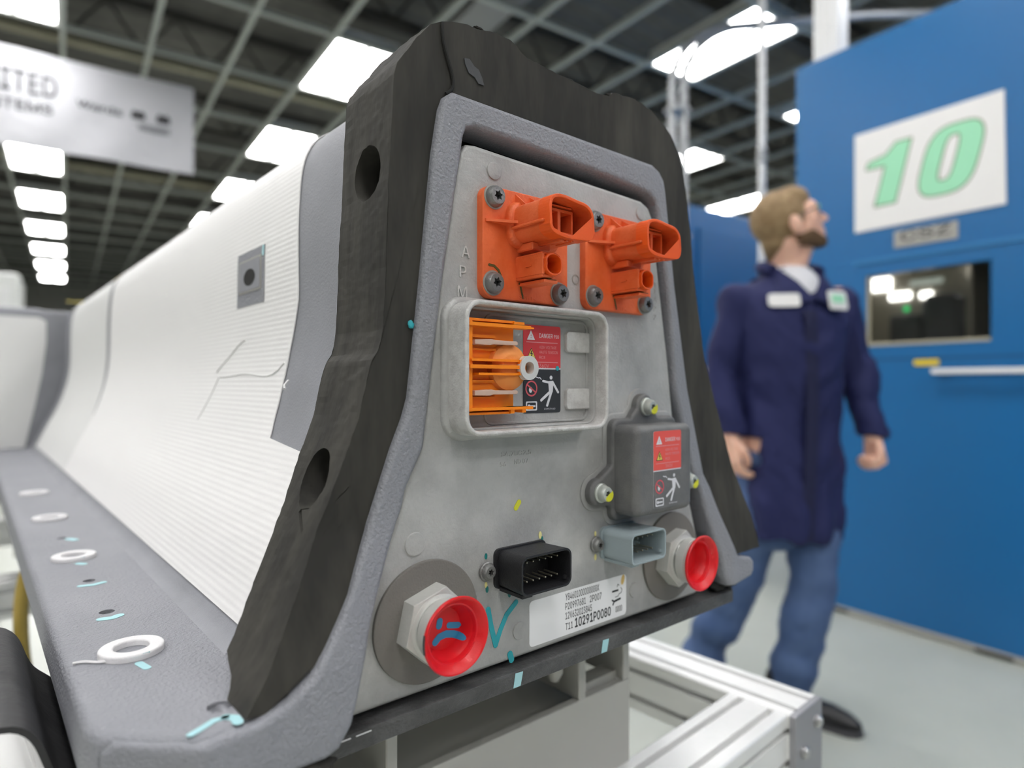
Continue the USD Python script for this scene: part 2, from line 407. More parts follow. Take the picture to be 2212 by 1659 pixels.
# banner
bn = thing('banner', 'white fabric banner with faint grey lettering hanging from the ceiling grid', 'banner', (-.75, 6.4, 3.04))
xs = np.linspace(0, 1.68, 60); zs = np.linspace(0, .765, 16)
Xg, Zg = np.meshgrid(xs, zs, indexing='ij')
wv = lambda x, z: .012 * np.sin(x * 5.2 + z * 4) + .008 * np.sin(x * 11 - z * 9) * (1 - z)
P = np.stack([Xg, wv(Xg, Zg), Zg], -1)
part(bn, 'cloth', slab(P + [0, .003, 0], P), 'banner', smooth=60)
def on_cloth(m, off=.004):
    v = m.vertices.copy(); v[:, 1] = wv(v[:, 0], v[:, 2]) - off + (v[:, 1] - v[:, 1].max()); return trimesh.Trimesh(v, m.faces, process=False)
part(bn, 'lettering', on_cloth(words('LIMITED', .03, .425, .165, 0, .65, True)), 'ink_soft', smooth=False)
part(bn, 'lettering', on_cloth(words('SYSTEMS', .10, .285, .075, 0, .55, True)), 'ink_soft', smooth=False)
part(bn, 'lettering', on_cloth(words('Wards', .81, .40, .055, 0, .32, True)), 'ink_soft', smooth=False)
for x in (1.25, 1.44):
    part(bn, 'black_emblem', on_cloth(prism(Polygon([(x - .05, .40), (x + .05, .40), (x + .05, .445), (x + .025, .475), (x, .455), (x - .035, .475), (x - .05, .45)]), -.001, 0)), 'ink', smooth=False)
for z in (.35, .33, .31): part(bn, 'lettering', on_cloth(prism(sbox(1.25, z, 1.49, z + .008), -.001, 0)), 'ink_soft', smooth=False)
for x in (.02, 1.66): part(bn, 'hanging_cord', tube([(x, 0, .76), (x, 0, .96)], .003, 6), 'joist')

# vertical conduits and the white raceway on the chamber
c1 = thing('conduit_riser', 'pair of grey vertical conduits crossing the big ceiling light, bent at the top', 'conduit', (3.6, 3.14, 0))
for dx in (-.034, .034):
    q = (dx, -dx * .7)
    part(c1, 'conduit_tube', tube([(*q, 0), (*q, 1.5), (*q, 3.0)] + [(q[0] + .45 * (1 - math.cos(t)) * .82, q[1] - .45 * (1 - math.cos(t)) * .57, 3.30 + .42 * math.sin(t)) for t in np.linspace(0, 1.35, 12)] + [(q[0] + 1.1, q[1] - .76, 3.80), (q[0] + 2.2, q[1] - 1.5, 3.84)], .028, 14), 'conduit')
for z in (1.2, 2.2, 3.1): part(c1, 'conduit_strap', box(-.075, .07, -.06, .06, z, z + .03), 'conduit', smooth=False)
c2 = thing('conduit_pole', 'thin pale vertical conduit rising behind the head of the man', 'conduit', (3.6, 2.46, 0))
part(c2, 'conduit_tube', tube([(0, 0, 0), (0, 0, 2.5), (0, 0, 4.3)], .022, 14), 'conduit_white')
part(c2, 'conduit_coupling', tube([(0, 0, 2.55), (0, 0, 2.63)], .028, 14), 'conduit')
rw = thing('cable_raceway', 'ribbed white cable raceway rising from the top of the blue chamber', 'raceway', (3.33, 1.865, 2.86))
part(rw, 'raceway_back', box(-.05, .05, -.068, .068, 0, 1.6, .004), 'conduit_white', smooth=False)
for y in (-.05, -.017, .017, .05): part(rw, 'raceway_rib', box(-.062, -.05, y - .010, y + .010, 0, 1.6, .003), 'conduit_white', smooth=False)

# ------------------------------------------------------------------ blue test chamber with the number sign
CXF = 3.243
ch = thing('test_chamber', 'tall blue environmental test chamber with a window and a long white handle', 'test chamber', (CXF, 0, 0))
W = lambda y0, z0, y1, z1, r=0: rrect(y0, z0, y1, z1, r)
hole = sbox(1.115, 1.345, 1.635, 1.69)
body = sbox(-2.4, .02, 2.01, 2.86).difference(hole)
part(ch, 'front_panel', xprism(body, 0, .05, .006), 'blue_paint')
part(ch, 'side_body', man(box(.05, 2.2, -2.4, 2.01, .02, 2.86, .004)) - man(box(.0, .465, 1.055, 1.905, 1.295, 1.795)), 'blue_paint', smooth=False)
part(ch, 'window_frame', xprism(sbox(1.108, 1.338, 1.642, 1.697).difference(sbox(1.114, 1.344, 1.636, 1.691)), -.002, .03, .001), 'blue_paint', smooth=False)
part(ch, 'window_sill', [box(.002, .03, 1.114, 1.636, 1.344, 1.360, .002), box(.004, .03, 1.622, 1.636, 1.36, 1.691, .001)], 'beige', smooth=False)
bxs = [box(.05, .45, 1.20, 1.21, 1.30, 1.79), box(.05, .45, 1.89, 1.90, 1.30, 1.79), box(.05, .45, 1.10, 1.90, 1.78, 1.79), box(.05, .45, 1.10, 1.90, 1.30, 1.31), box(.45, .46, 1.10, 1.90, 1.30, 1.79), box(.05, .06, 1.64, 1.90, 1.30, 1.79), box(.05, .45, 1.06, 1.07, 1.30, 1.79)]
part(ch, 'window_cavity', bxs, 'dark_inside', smooth=False)
part(ch, 'test_rack', [box(.36, .44, 1.362, 1.551, 1.311, 1.615, .03), box(.36, .44, 1.551, 1.70, 1.311, 1.52, .01)], 'rack_grey', smooth=False)
part(ch, 'window_pane', box(.012, .018, 1.114, 1.622, 1.360, 1.691), 'glass', smooth=False)
for y0, y1, z0, z1, m_ in ((1.711, 1.855, 1.658, 1.755, 'inner_lens'), (1.262, 1.362, 1.685, 1.772, 'inner_lens'), (1.454, 1.652, 1.675, 1.712, 'dim_lens'), (1.614, 1.750, 1.605, 1.660, 'inner_lens'), (1.515, 1.590, 1.600, 1.648, 'inner_lens'), (1.262, 1.325, 1.555, 1.655, 'dim_lens'), (1.262, 1.350, 1.432, 1.520, 'dim_lens')):
    my, mz, sy, sz = (y0 + y1) / 2, (z0 + z1) / 2, (y1 - y0) * .4, (z1 - z0) * .36
    part(ch, 'inner_lamp', box(.435, .449, my - sy, my + sy, mz - sz, mz + sz, .006), m_, smooth=False)
part(ch, 'green_indicator', shifted(sphere((0, 0, 0), .014), (.285, 1.578, 1.544)), 'led', label='round green indicator lamp behind the window')
part(ch, 'trim_strip', box(-.006, 0, .6, 1.70, 1.75, 1.772, .002), 'blue_trim', smooth=False)
part(ch, 'door_gap', box(-.0008, .004, .6, 1.78, 1.272, 1.284), 'blue_dark', smooth=False)
hd = [box(-.045, -.025, .35, 1.33, 1.205, 1.228, .004)] + [box(-.03, 0, y, y + .03, 1.207, 1.226) for y in (.4, .85, 1.28)]
part(ch, 'door_handle', hd, 'sign_white', smooth=False)
part(ch, 'latch_tag', xprism(W(1.312, 1.245, 1.418, 1.272, .008), -.004, 0, .001), 'yellow', smooth=False, label='small yellow tag above the white handle')
np_ = part(ch, 'name_plate', xprism(W(1.237, 1.805, 1.505, 1.885, .003), -.004, 0, .001), 'plate_grey', smooth=False, label='grey metal name plate with dark letters')
def on_x(m, y_left, z, x):   # lettering built facing -y is turned to face -x, reading towards -y
    v = m.vertices; return trimesh.Trimesh(np.stack([x + v[:, 1], y_left - v[:, 0], z + v[:, 2]], 1), m.faces, process=False)
part(np_, 'lettering', on_x(words('CSZ', .03, .018, .045, 0, .21, True), 1.505, 1.815, -.0041), 'ink_grey', smooth=False)
part(ch, 'plinth', box(.03, 2.15, -2.35, 1.98, 0, .03), 'plinth', smooth=False)
part(ch, 'base_rail', box(-.012, .03, -2.4, 2.01, .004, .03, .003), 'plate_grey', smooth=False)
for y in (1.79, 1.10, .4): part(ch, 'base_slot', box(-.0135, .0, y - .07, y + .07, .006, .022), 'slot', smooth=False)

sg = thing('number_sign', 'white rectangular sign with a slanted green number 10 on the blue chamber', 'sign', (CXF - .002, 1.69, 1.913))
a = [(0, 0), (0, .485), (.625, .485), (.632, .002)]
part(sg, 'sign_board', xprism(Polygon([(-x, z) for x, z in a]), -.004, .0015), 'sign_white', smooth=False)
one = Polygon([(.100, .112), (.192, .112), (.262, .392), (.196, .392), (.150, .345), (.070, .328), (.060, .300), (.148, .297)])
def slant(cx, cz, w, h, n, sh, N=56):
    t = np.arange(N) * 2 * math.pi / N; c, s = np.cos(t), np.sin(t)
    x = np.sign(c) * abs(c) ** (2 / n) * w / 2; z = np.sign(s) * abs(s) ** (2 / n) * h / 2
    return Polygon(list(zip(cx + x + sh * z, cz + z)))
zero = slant(.424, .250, .225, .298, 3.2, .25).difference(slant(.418, .258, .062, .196, 3.6, .25))
for d in (one, zero):
    d = affinity.scale(d, -1, 1, origin=(0, 0))
    e = part(sg, 'numeral', xprism(d.buffer(.007), -.0048, -.0040), 'sign_edge', smooth=False, label='dark outlined green numeral')
    part(e, 'green_face', xprism(d, -.0056, -.0048), 'sign_green', smooth=False)

c2b = thing('blue_cabinet', 'lower blue cabinet standing behind the man, left of the test chamber', 'cabinet', (3.95, 3.35, 0))
part(c2b, 'body', box(0, 2.4, 0, 1.6, .06, 2.55, .006), 'blue_paint', smooth=False)
part(c2b, 'door', box(.12, 1.1, -.02, 0, .16, 2.4, .004), 'blue_paint', smooth=False)
part(c2b, 'door', box(1.14, 2.2, -.02, 0, .16, 2.4, .004), 'blue_paint', smooth=False)
part(c2b, 'handle', box(1.02, 1.06, -.05, -.02, 1.1, 1.4, .004), 'steel', smooth=False)
part(c2b, 'plinth', box(.05, 2.35, .05, 1.5, 0, .06), 'plinth', smooth=False)
bx = thing('control_box', 'small beige control box seen between the foam gasket and the right arm of the man', 'box', (3.05, 2.66, 0))
part(bx, 'cabinet', box(-.17, .17, -.1, .1, .98, 1.26, .006), 'beige', smooth=False)
part(bx, 'stand', box(-.05, .05, -.05, .05, .02, .98), 'plate_grey', smooth=False)
part(bx, 'foot', box(-.2, .2, -.2, .2, 0, .02), 'plate_grey', smooth=False)
part(bx, 'red_knob', lathe([(.02, 0), (.02, .03), (.014, .035)], (-.1, 1.2), -.1, 16), 'red_cap')
wm = thing('white_machine', 'blurred pale machine cabinet at the far left behind the pack', 'machine', (-1.45, 8.0, 0))
part(wm, 'body', box(0, 1.06, 0, .8, .08, 2.25, .02), 'fixture', smooth=False)
part(wm, 'door', box(.08, .98, -.02, 0, .2, 2.1, .005), 'conduit_white', smooth=False)
part(wm, 'handle', box(.84, .87, -.05, -.02, 1.0, 1.3, .004), 'steel', smooth=False)
part(wm, 'plinth', box(.04, 1.02, .05, .75, 0, .08), 'plinth', smooth=False)

# ------------------------------------------------------------------ the battery pack: local x = across the end face, y = along the pack, z = up
BO, BR = np.array([.13801, .39051, 1.16]), 5.7
_c, _s = math.cos(math.radians(BR)), math.sin(math.radians(BR))
def bw(p): return (BO[0] + _c * p[0] - _s * p[1], BO[1] + _s * p[0] + _c * p[1], BO[2] + p[2])
def bthing(name, label, catg, p, group=None): return thing(name, label, catg, bw(p), BR, group)
pk = bthing('battery_pack', 'long white-taped grey battery pack with an aluminium end plate of orange connectors', 'battery pack', (0, 0, 0))
UC = .2025
mir = lambda L: [(2 * UC - u, v) for u, v in reversed(L)]
# profile of the shell, left side from the flange up, then over the top
left = [(-.050, -.181), (-.038, -.177), (-.030, -.165), (-.012, -.125), (.012, -.075), (.030, -.028), (.040, .010), (.0445, .040), (.047, .121), (.050, .170), (.0545, .197), (.066, .219), (.090, .234), (.12, .237)]
def resample(L, n):
    p = np.array(L); d = np.r_[0, np.cumsum(np.linalg.norm(np.diff(p, axis=0), axis=1))]; t = np.linspace(0, d[-1], n)
    return np.stack([np.interp(t, d, p[:, 0]), np.interp(t, d, p[:, 1])], 1)
half = smooth_path(np.c_[np.array(left), np.zeros(len(left))], 60)[:, :2]
prof = np.vstack([half, np.array(mir([tuple(q) for q in half]))])
shell_poly = Polygon(list(map(tuple, prof)) + [(.455, -.21), (-.05, -.21)])
part(pk, 'shell', prism(shell_poly.buffer(0), .078, 1.90), 'composite_shell', smooth=40)
def out_normals(p):
    t = np.gradient(p, axis=0); n = np.stack([-t[:, 1], t[:, 0]], 1); return n / np.linalg.norm(n, axis=1, keepdims=True)
pn = out_normals(prof)
def wrap(ids, w0, w1, off, th=.0008, nw=2):
    """A strip lying on the shell's profile between the profile points ids, from w0(v) to w1(v) along the pack."""
    q, n = prof[ids], pn[ids]
    a = np.array([w0(v) if callable(w0) else w0 for v in q[:, 1]]); b = np.array([w1(v) if callable(w1) else w1 for v in q[:, 1]])
    o = np.array([off(v) if callable(off) else off for v in q[:, 1]])
    G = lambda d: np.stack([np.stack([q[:, 0] + n[:, 0] * (o + d), a + (b - a) * t, q[:, 1] + n[:, 1] * (o + d)], -1) for t in np.linspace(0, 1, nw)], 1)
    return slab(G(0), G(th))
ids = np.arange(3, len(prof) - 3)
rng = np.random.default_rng(4)
jag = {i: rng.normal(0, .0006) for i in range(len(prof))}
def edge(v):
    e = np.interp(v, [-.2, -.053, -.050, -.03, .0, .03, .076, .126, .155, .19, .24], [.080, .085, .180, .186, .189, .187, .175, .178, .180, .182, .186])
    return e
low = np.array([i for i in ids if prof[i, 1] < -.064]); hi = np.array([i for i in ids if prof[i, 1] >= -.068])
part(pk, 'tape_wrap', wrap(ids, edge, 1.136, .0005, .0009, 3), 'tape', smooth=50, label='white ribbed tape wrapped over the shell')
part(pk, 'tape_wrap', wrap(hi, lambda v: np.interp(v, [-.07, .03, .24], [1.145, 1.176, 1.182]), 1.78, .0004, .0009), 'tape_plain', smooth=50)
lo_l = np.array([i for i in low if i < 60] + [max(i for i in low if i < 60) + 1]); lo_r = np.array([min(i for i in low if i > 60) - 1] + [i for i in low if i > 60])
for sgn in (lo_l, lo_r): part(pk, 'tape_wrap', wrap(sgn, 1.1365, 1.78, .0006, .0009), 'tape_plain', smooth=50)
lids = lambda v0, v1, n=14: None
def side_strip(v0, v1, w0, w1, off, th=.0006, n=14):
    vs = np.linspace(v0, v1, n); us = np.interp(vs, half[:, 1], half[:, 0]); q = np.stack([us, vs], 1); m = out_normals(q)
    m = np.where(m[:, :1] > 0, -m, m)
    G = lambda d: np.stack([np.stack([q[:, 0] + m[:, 0] * (off + d), np.full(n, w), q[:, 1] + m[:, 1] * (off + d)], -1) for w in (w0, w1)], 1)
    return slab(G(0), G(th))
wp = part(pk, 'tape_window', side_strip(.080, .136, .259, .340, .0016, .0003), 'composite', smooth=50, label='grey rectangular opening left in the white tape')
part(wp, 'raised_pad', side_strip(.0935, .1275, .267, .333, .0019, .0006), 'plate_grey', smooth=50)
part(wp, 'inner_pad', side_strip(.0955, .1255, .270, .330, .0025, .0004), 'composite_shell', smooth=50)
oc = np.array([(.299 + .017 * math.cos(t), .1085 + .0085 * math.sin(t)) for t in np.linspace(0, 2 * math.pi, 24, endpoint=False)])
ou = np.interp(oc[:, 1], half[:, 1], half[:, 0]) - .0032
ov = np.vstack([np.stack([ou, oc[:, 0], oc[:, 1]], 1), [[ou.mean(), .299, .1085]]])
part(wp, 'dark_port', trimesh.Trimesh(ov, [[24, (i + 1) % 24, i] for i in range(24)], process=False), 'foam_dark', smooth=False)
part(wp, 'paint_mark', side_strip(.1255, .1355, .260, .265, .0021, .0003, 4), 'paint_sky', smooth=False)
sidepts = lambda L, o=.0016: [(np.interp(v, half[:, 1], half[:, 0]) - o, w, v) for w, v in L]
for L in ([(.308, .045), (.328, .041), (.354, .030), (.374, .022), (.392, .013)], [(.378, .008), (.34, .0085), (.28, .010), (.214, .010), (.194, .019)], [(.380, .008), (.395, -.015), (.414, -.04)]):
    part(pk, 'tape_crease', tube(smooth_path(sidepts(L), 16), .0007, 6), 'tape_plain')
part(pk, 'tape_tail', tube([(.036, .175, .003), (.030, .168, -.001), (.028, .162, -.004)], .001, 6), 'tape_plain')

# flange and end frame
fl = zprism(Polygon([(-.129, .03), (-.1245, .016), (-.087, -.022), (-.060, -.021), (-.01, -.010), (-.01, 1.92), (-.129, 1.92)]), -.213, -.180, .007, 4)
cyl = lambda x, y, r, h=.05: mf.Manifold.cylinder(h, r, r, 28).translate((x, y, -.213))
flm = man(fl)
for x, y, r in ((-.068, .006, .0066), (-.091, .222, .0055), (-.090, .327, .005), (-.091, .543, .005)):
    flm = flm - mf.Manifold.cylinder(.03, r, r, 28).translate((x, y, -.2))
part(pk, 'flange', tm(flm), 'composite', smooth=35)
part(pk, 'flange', zprism(Polygon([(.415, .02), (.462, .02), (.50, .06), (.534, .08), (.534, 1.92), (.415, 1.92)]), -.213, -.180, .007, 4), 'composite', smooth=35)
out_l = [(-.118, -.213), (-.124, -.207), (-.124, -.190), (-.118, -.1835), (-.085, -.1828), (-.058, -.1812), (-.040, -.1755), (-.026, -.166), (-.016, -.154), (-.006, -.140), (.002, -.128), (.018, -.093), (.036, -.043), (.045, -.022), (.049, -.009), (.058, .065), (.068, .158), (.0735, .190), (.077, .199), (.084, .2045)]
out_r = [(.308, .2025), (.318, .1985), (.325, .191), (.328, .180), (.342, .094), (.363, -.005), (.390, -.089), (.400, -.104), (.424, -.160), (.434, -.178), (.458, -.183), (.462, -.187), (.461, -.197), (.456, -.202), (.425, -.206), (.414, -.205)]
in_r = [(.410, -.195), (.407, -.177), (.381, -.102), (.371, -.087), (.342, -.005), (.330, .093), (.3155, .160), (.312, .169), (.303, .1745), (.294, .176)]
in_l = [(.24, .1795), (.137, .1835), (.103, .1845), (.096, .182), (.0935, .176), (.089, .150), (.075, .068), (.060, -.043), (.046, -.070), (.0435, -.082), (.013, -.151), (-.004, -.199), (-.012, -.210), (-.020, -.213)]
def dens(L, d=.006, close=False):
    p = np.array(L + ([L[0]] if close else [])); o = []
    for a, b in zip(p[:-1], p[1:]):
        k = max(1, int(np.linalg.norm(b - a) / d)); o += [tuple(a + (b - a) * t) for t in np.arange(k) / k]
    return o + ([] if close else [tuple(p[-1])])
def smooth2(L, n): return [tuple(q) for q in smooth_path(np.c_[np.array(L), np.zeros(len(L))], n)[:, :2]]
fr_poly = Polygon(dens(out_l + out_r + in_r + in_l, .005, True)).buffer(0)
fr = tm(man(prism(fr_poly, -.004, .024, .0035, 3)).refine_to_length(.006))
def foot_shift(u, v):
    s = np.interp(v, [-.20, -.165, -.09], [-.024, -.020, 0.0]) * np.interp(u, [-.124, -.085, .0, .05, .39, .42, .50], [-.0, 1, 1, .4, .2, .6, .6])
    return s + np.interp(u, [-.124, -.085], [.016, 0.0])
v = fr.vertices; v[(v[:, 1] > .02) & (v[:, 2] < -.150), 1] = .004; v[:, 1] += foot_shift(v[:, 0], v[:, 2]) * (v[:, 1] < .012)
part(pk, 'end_frame', fr, 'composite', smooth=35, label='grey moulded frame around the end plate')
part(pk, 'inner_seal', prism(fr_poly.buffer(-.001).exterior and Polygon(fr_poly.exterior).buffer(-.004), .026, .076), 'foam_dark', smooth=False, label='black seal in the gap behind the end plate')

# end plate with its cast details
pl_pts = [(-.0035, -.2099), (-.0035, -.198), (.0135, -.1505), (.0440, -.0815), (.0465, -.0695), (.0605, -.0425), (.0755, .0685), (.0895, .1505), (.0935, .166), (.099, .1725), (.106, .1735), (.137, .1725), (.205, .1705), (.2965, .1675), (.307, .163), (.3125, .154), (.3212, .104), (.337, .018), (.3436, -.029), (.3725, -.118), (.3828, -.1486), (.3885, -.2020), (.385, -.2085), (.380, -.2099)]
plate_poly = Polygon(dens(pl_pts, .006, True)).buffer(0)
cp = part(pk, 'end_plate', prism(plate_poly, .0, .016, .0035, 3), 'cast', smooth=35, label='cast aluminium end plate')
for u, w_, r in ((.123, .158, .0062), (.055, -.108, .0075), (.294, .156, .006), (.148, -.189, .0062), (.285, -.186, .0062)):
    part(cp, 'cast_pad', lathe([(r * 1.12, -.001), (r * 1.05, .0008), (r * .93, .0011), (.0, .0009)], (u, w_), 0, 28), 'cast')
for ch_, z in (('A', .0905), ('P', .0762), ('M', .0615)):
    part(cp, 'raised_lettering', words(ch_, .0915 + (.0762 - z) * -.12, z, .0082, .0002, t=.0012), 'cast_frost', smooth=False)
for ch_, z in (('T', .090), ('1', .084), ('A', .077), ('P', .068), ('2', .060)): part(cp, 'raised_lettering', words(ch_, .3135, z, .005, .0002, t=.0006), 'cast', smooth=False)
part(cp, 'raised_lettering', words('S4.7BC2.5', .130, -.0545, .0035, .0002, .030, t=.0006), 'cast', smooth=False)
part(cp, 'raised_lettering', words('56', .129, -.062, .0035, .0002, t=.0006), 'cast', smooth=False)
part(cp, 'raised_lettering', words('ND 07', .143, -.061, .0035, .0002, t=.0006), 'cast', smooth=False)
def mark(parent, poly, m, y, t=.0003): return part(parent, 'paint_mark', prism(poly, y - t, y), m, smooth=False)
mark(cp, stroke([(.1445, -.0945), (.1475, -.0905)], .0042), 'paint_yellow', -.0001)
ck = LineString([(.1175, -.166), (.120, -.178), (.1245, -.194), (.129, -.184), (.135, -.174), (.1445, -.1665)]).buffer(.0021, quad_segs=4)
mark(cp, ck, 'paint_teal', -.0001)
for u, w_, m, s in ((.1155, -.1265, 'paint_green', 1), (.1155, -.1475, 'paint_pale_yellow', 1), (.1165, -.151, 'paint_green', 1.1), (.138, -.1585, 'paint_green', 1.3), (.1695, -.119, 'paint_pale_yellow', 1.3), (.1715, -.1225, 'paint_green', 1), (.1945, -.141, 'ink_grey', 1.3), (.2335, -.1275, 'paint_pale_yellow', 1), (.2335, -.1475, 'paint_pale_yellow', 1.2)):
    mark(cp, affinity.scale(Point(u, w_).buffer(.0016 * s), .75, 1.4), m, -.0001)
mark(cp, Point(.2095, .0865).buffer(.0042).difference(Point(.2095, .0865).buffer(.0032)), 'plate_grey', -.0001)
mark(cp, stroke([(.1385, -.2045), (.140, -.209)], .005), 'paint_teal', -.0001)

# lower tray
ty = part(pk, 'lower_tray', zprism(Polygon([(-.105, .03), (-.034, -.008), (.436, -.008), (.448, .0), (.52, .06), (.52, 1.9), (-.105, 1.9)]), -.2275, -.2150, .002, 2, .001), 'tray', smooth=30, label='dark grey tray lip under the end plate')
for u, w_ in ((.139, .0075), (.236, .0075)):
    mark(ty, Polygon([(u - .004, -.2265), (u + .003, -.2265), (u + .0055, -.2165), (u - .002, -.2160)]), 'paint_sky', -.0082)
part(ty, 'scuff', prism(unary_union([stroke([(-.012, -.2175), (.004, -.2174)], .0006), stroke([(.008, -.2174), (.018, -.2173)], .0006)]), -.0085, -.0081), 'label_white', smooth=False)
part(pk, 'side_skirt', box(-.118, -.095, .05, 1.9, -.262, -.2135, .004), 'black_plastic', smooth=False)
rb = np.random.default_rng(11)
def lump(c, r, seed):
    m = trimesh.creation.icosphere(3); n = meshkit.fbm(m.vertices * 1.9 + seed, 4, seed); m.vertices *= (np.array(r) * (.55 + .9 * n[:, None])); m.apply_translation(c); return m
part(pk, 'torn_foam', [lump((.432, -.004, -.2035), (.014, .010, .007), 3), lump((.448, .006, -.208), (.010, .010, .008), 5), lump((.418, -.001, -.208), (.010, .007, .005), 9)], 'foam_dark', smooth=60)
part(pk, 'torn_foam', [lump((-.010, -.010, -.2105), (.007, .006, .008), 2), lump((-.030, -.020, -.2185), (.016, .008, .005), 6), lump((-.058, -.022, -.221), (.016, .008, .006), 8)], 'foam', smooth=60)
# side flap
fp = [(-.245, -.192), (-.20, -.190), (-.168, -.1885), (-.156, -.190), (-.148, -.196), (-.142, -.208), (-.135, -.226), (-.122, -.240), (-.117, -.250)]
fq = resample(smooth2(fp, 40), 34); fn = out_normals(fq); fn = np.where(fn[:, 1:] < 0, -fn, fn)
ws = np.linspace(.072, .262, 18)
G = lambda d: np.stack([np.stack([fq[:, 0] + fn[:, 0] * d, np.full(len(fq), w) + np.interp(fq[:, 0], [-.235, -.12], [0, .004]) , fq[:, 1] + fn[:, 1] * d + .0022 * meshkit.fbm(np.stack([fq[:, 0] * 8, np.full(len(fq), w * 60), fq[:, 1] * 0], 1), 3, 3) - .004 * np.exp(-((w - .155) / .005) ** 2)], -1) for w in ws], 1)
part(pk, 'rubber_flap', slab(G(-.0035), G(0)), 'black_plastic', smooth=50, label='folded black rubber flap at the left side of the pack')
# cross-piece of the pack at its far end
tb = [(-.78, -.205), (-.78, .19), (-.765, .212), (-.73, .218), (-.02, .218), (.0, .214), (.4, .214), (.42, .218), (1.13, .218), (1.18, .19), (1.18, -.205)]
cb = part(pk, 'cross_body', prism(Polygon(tb), 1.93, 2.42, .012), 'composite_shell', smooth=35, label='grey crosswise section of the pack at the far end')
part(cb, 'tape_panel', prism(Polygon([(-.74, -.19), (-.74, .182), (-.725, .196), (-.015, .192), (.002, .182), (.002, .120), (-.008, .03), (-.024, -.06), (-.050, -.19)]), 1.9285, 1.93), 'tape_plain', smooth=False)
part(cb, 'tape_panel', box(-.74, -.135, 1.945, 2.40, .2182, .2195), 'tape_plain', smooth=False)
part(cb, 'strap', [box(.046, .36, 1.86, 1.90, .2375, .2395)], 'label_yellow', smooth=False)
part(pk, 'yellow_tag', side_strip(.224, .2345, 1.20, 1.27, .0016, .0006), 'label_yellow', smooth=False)

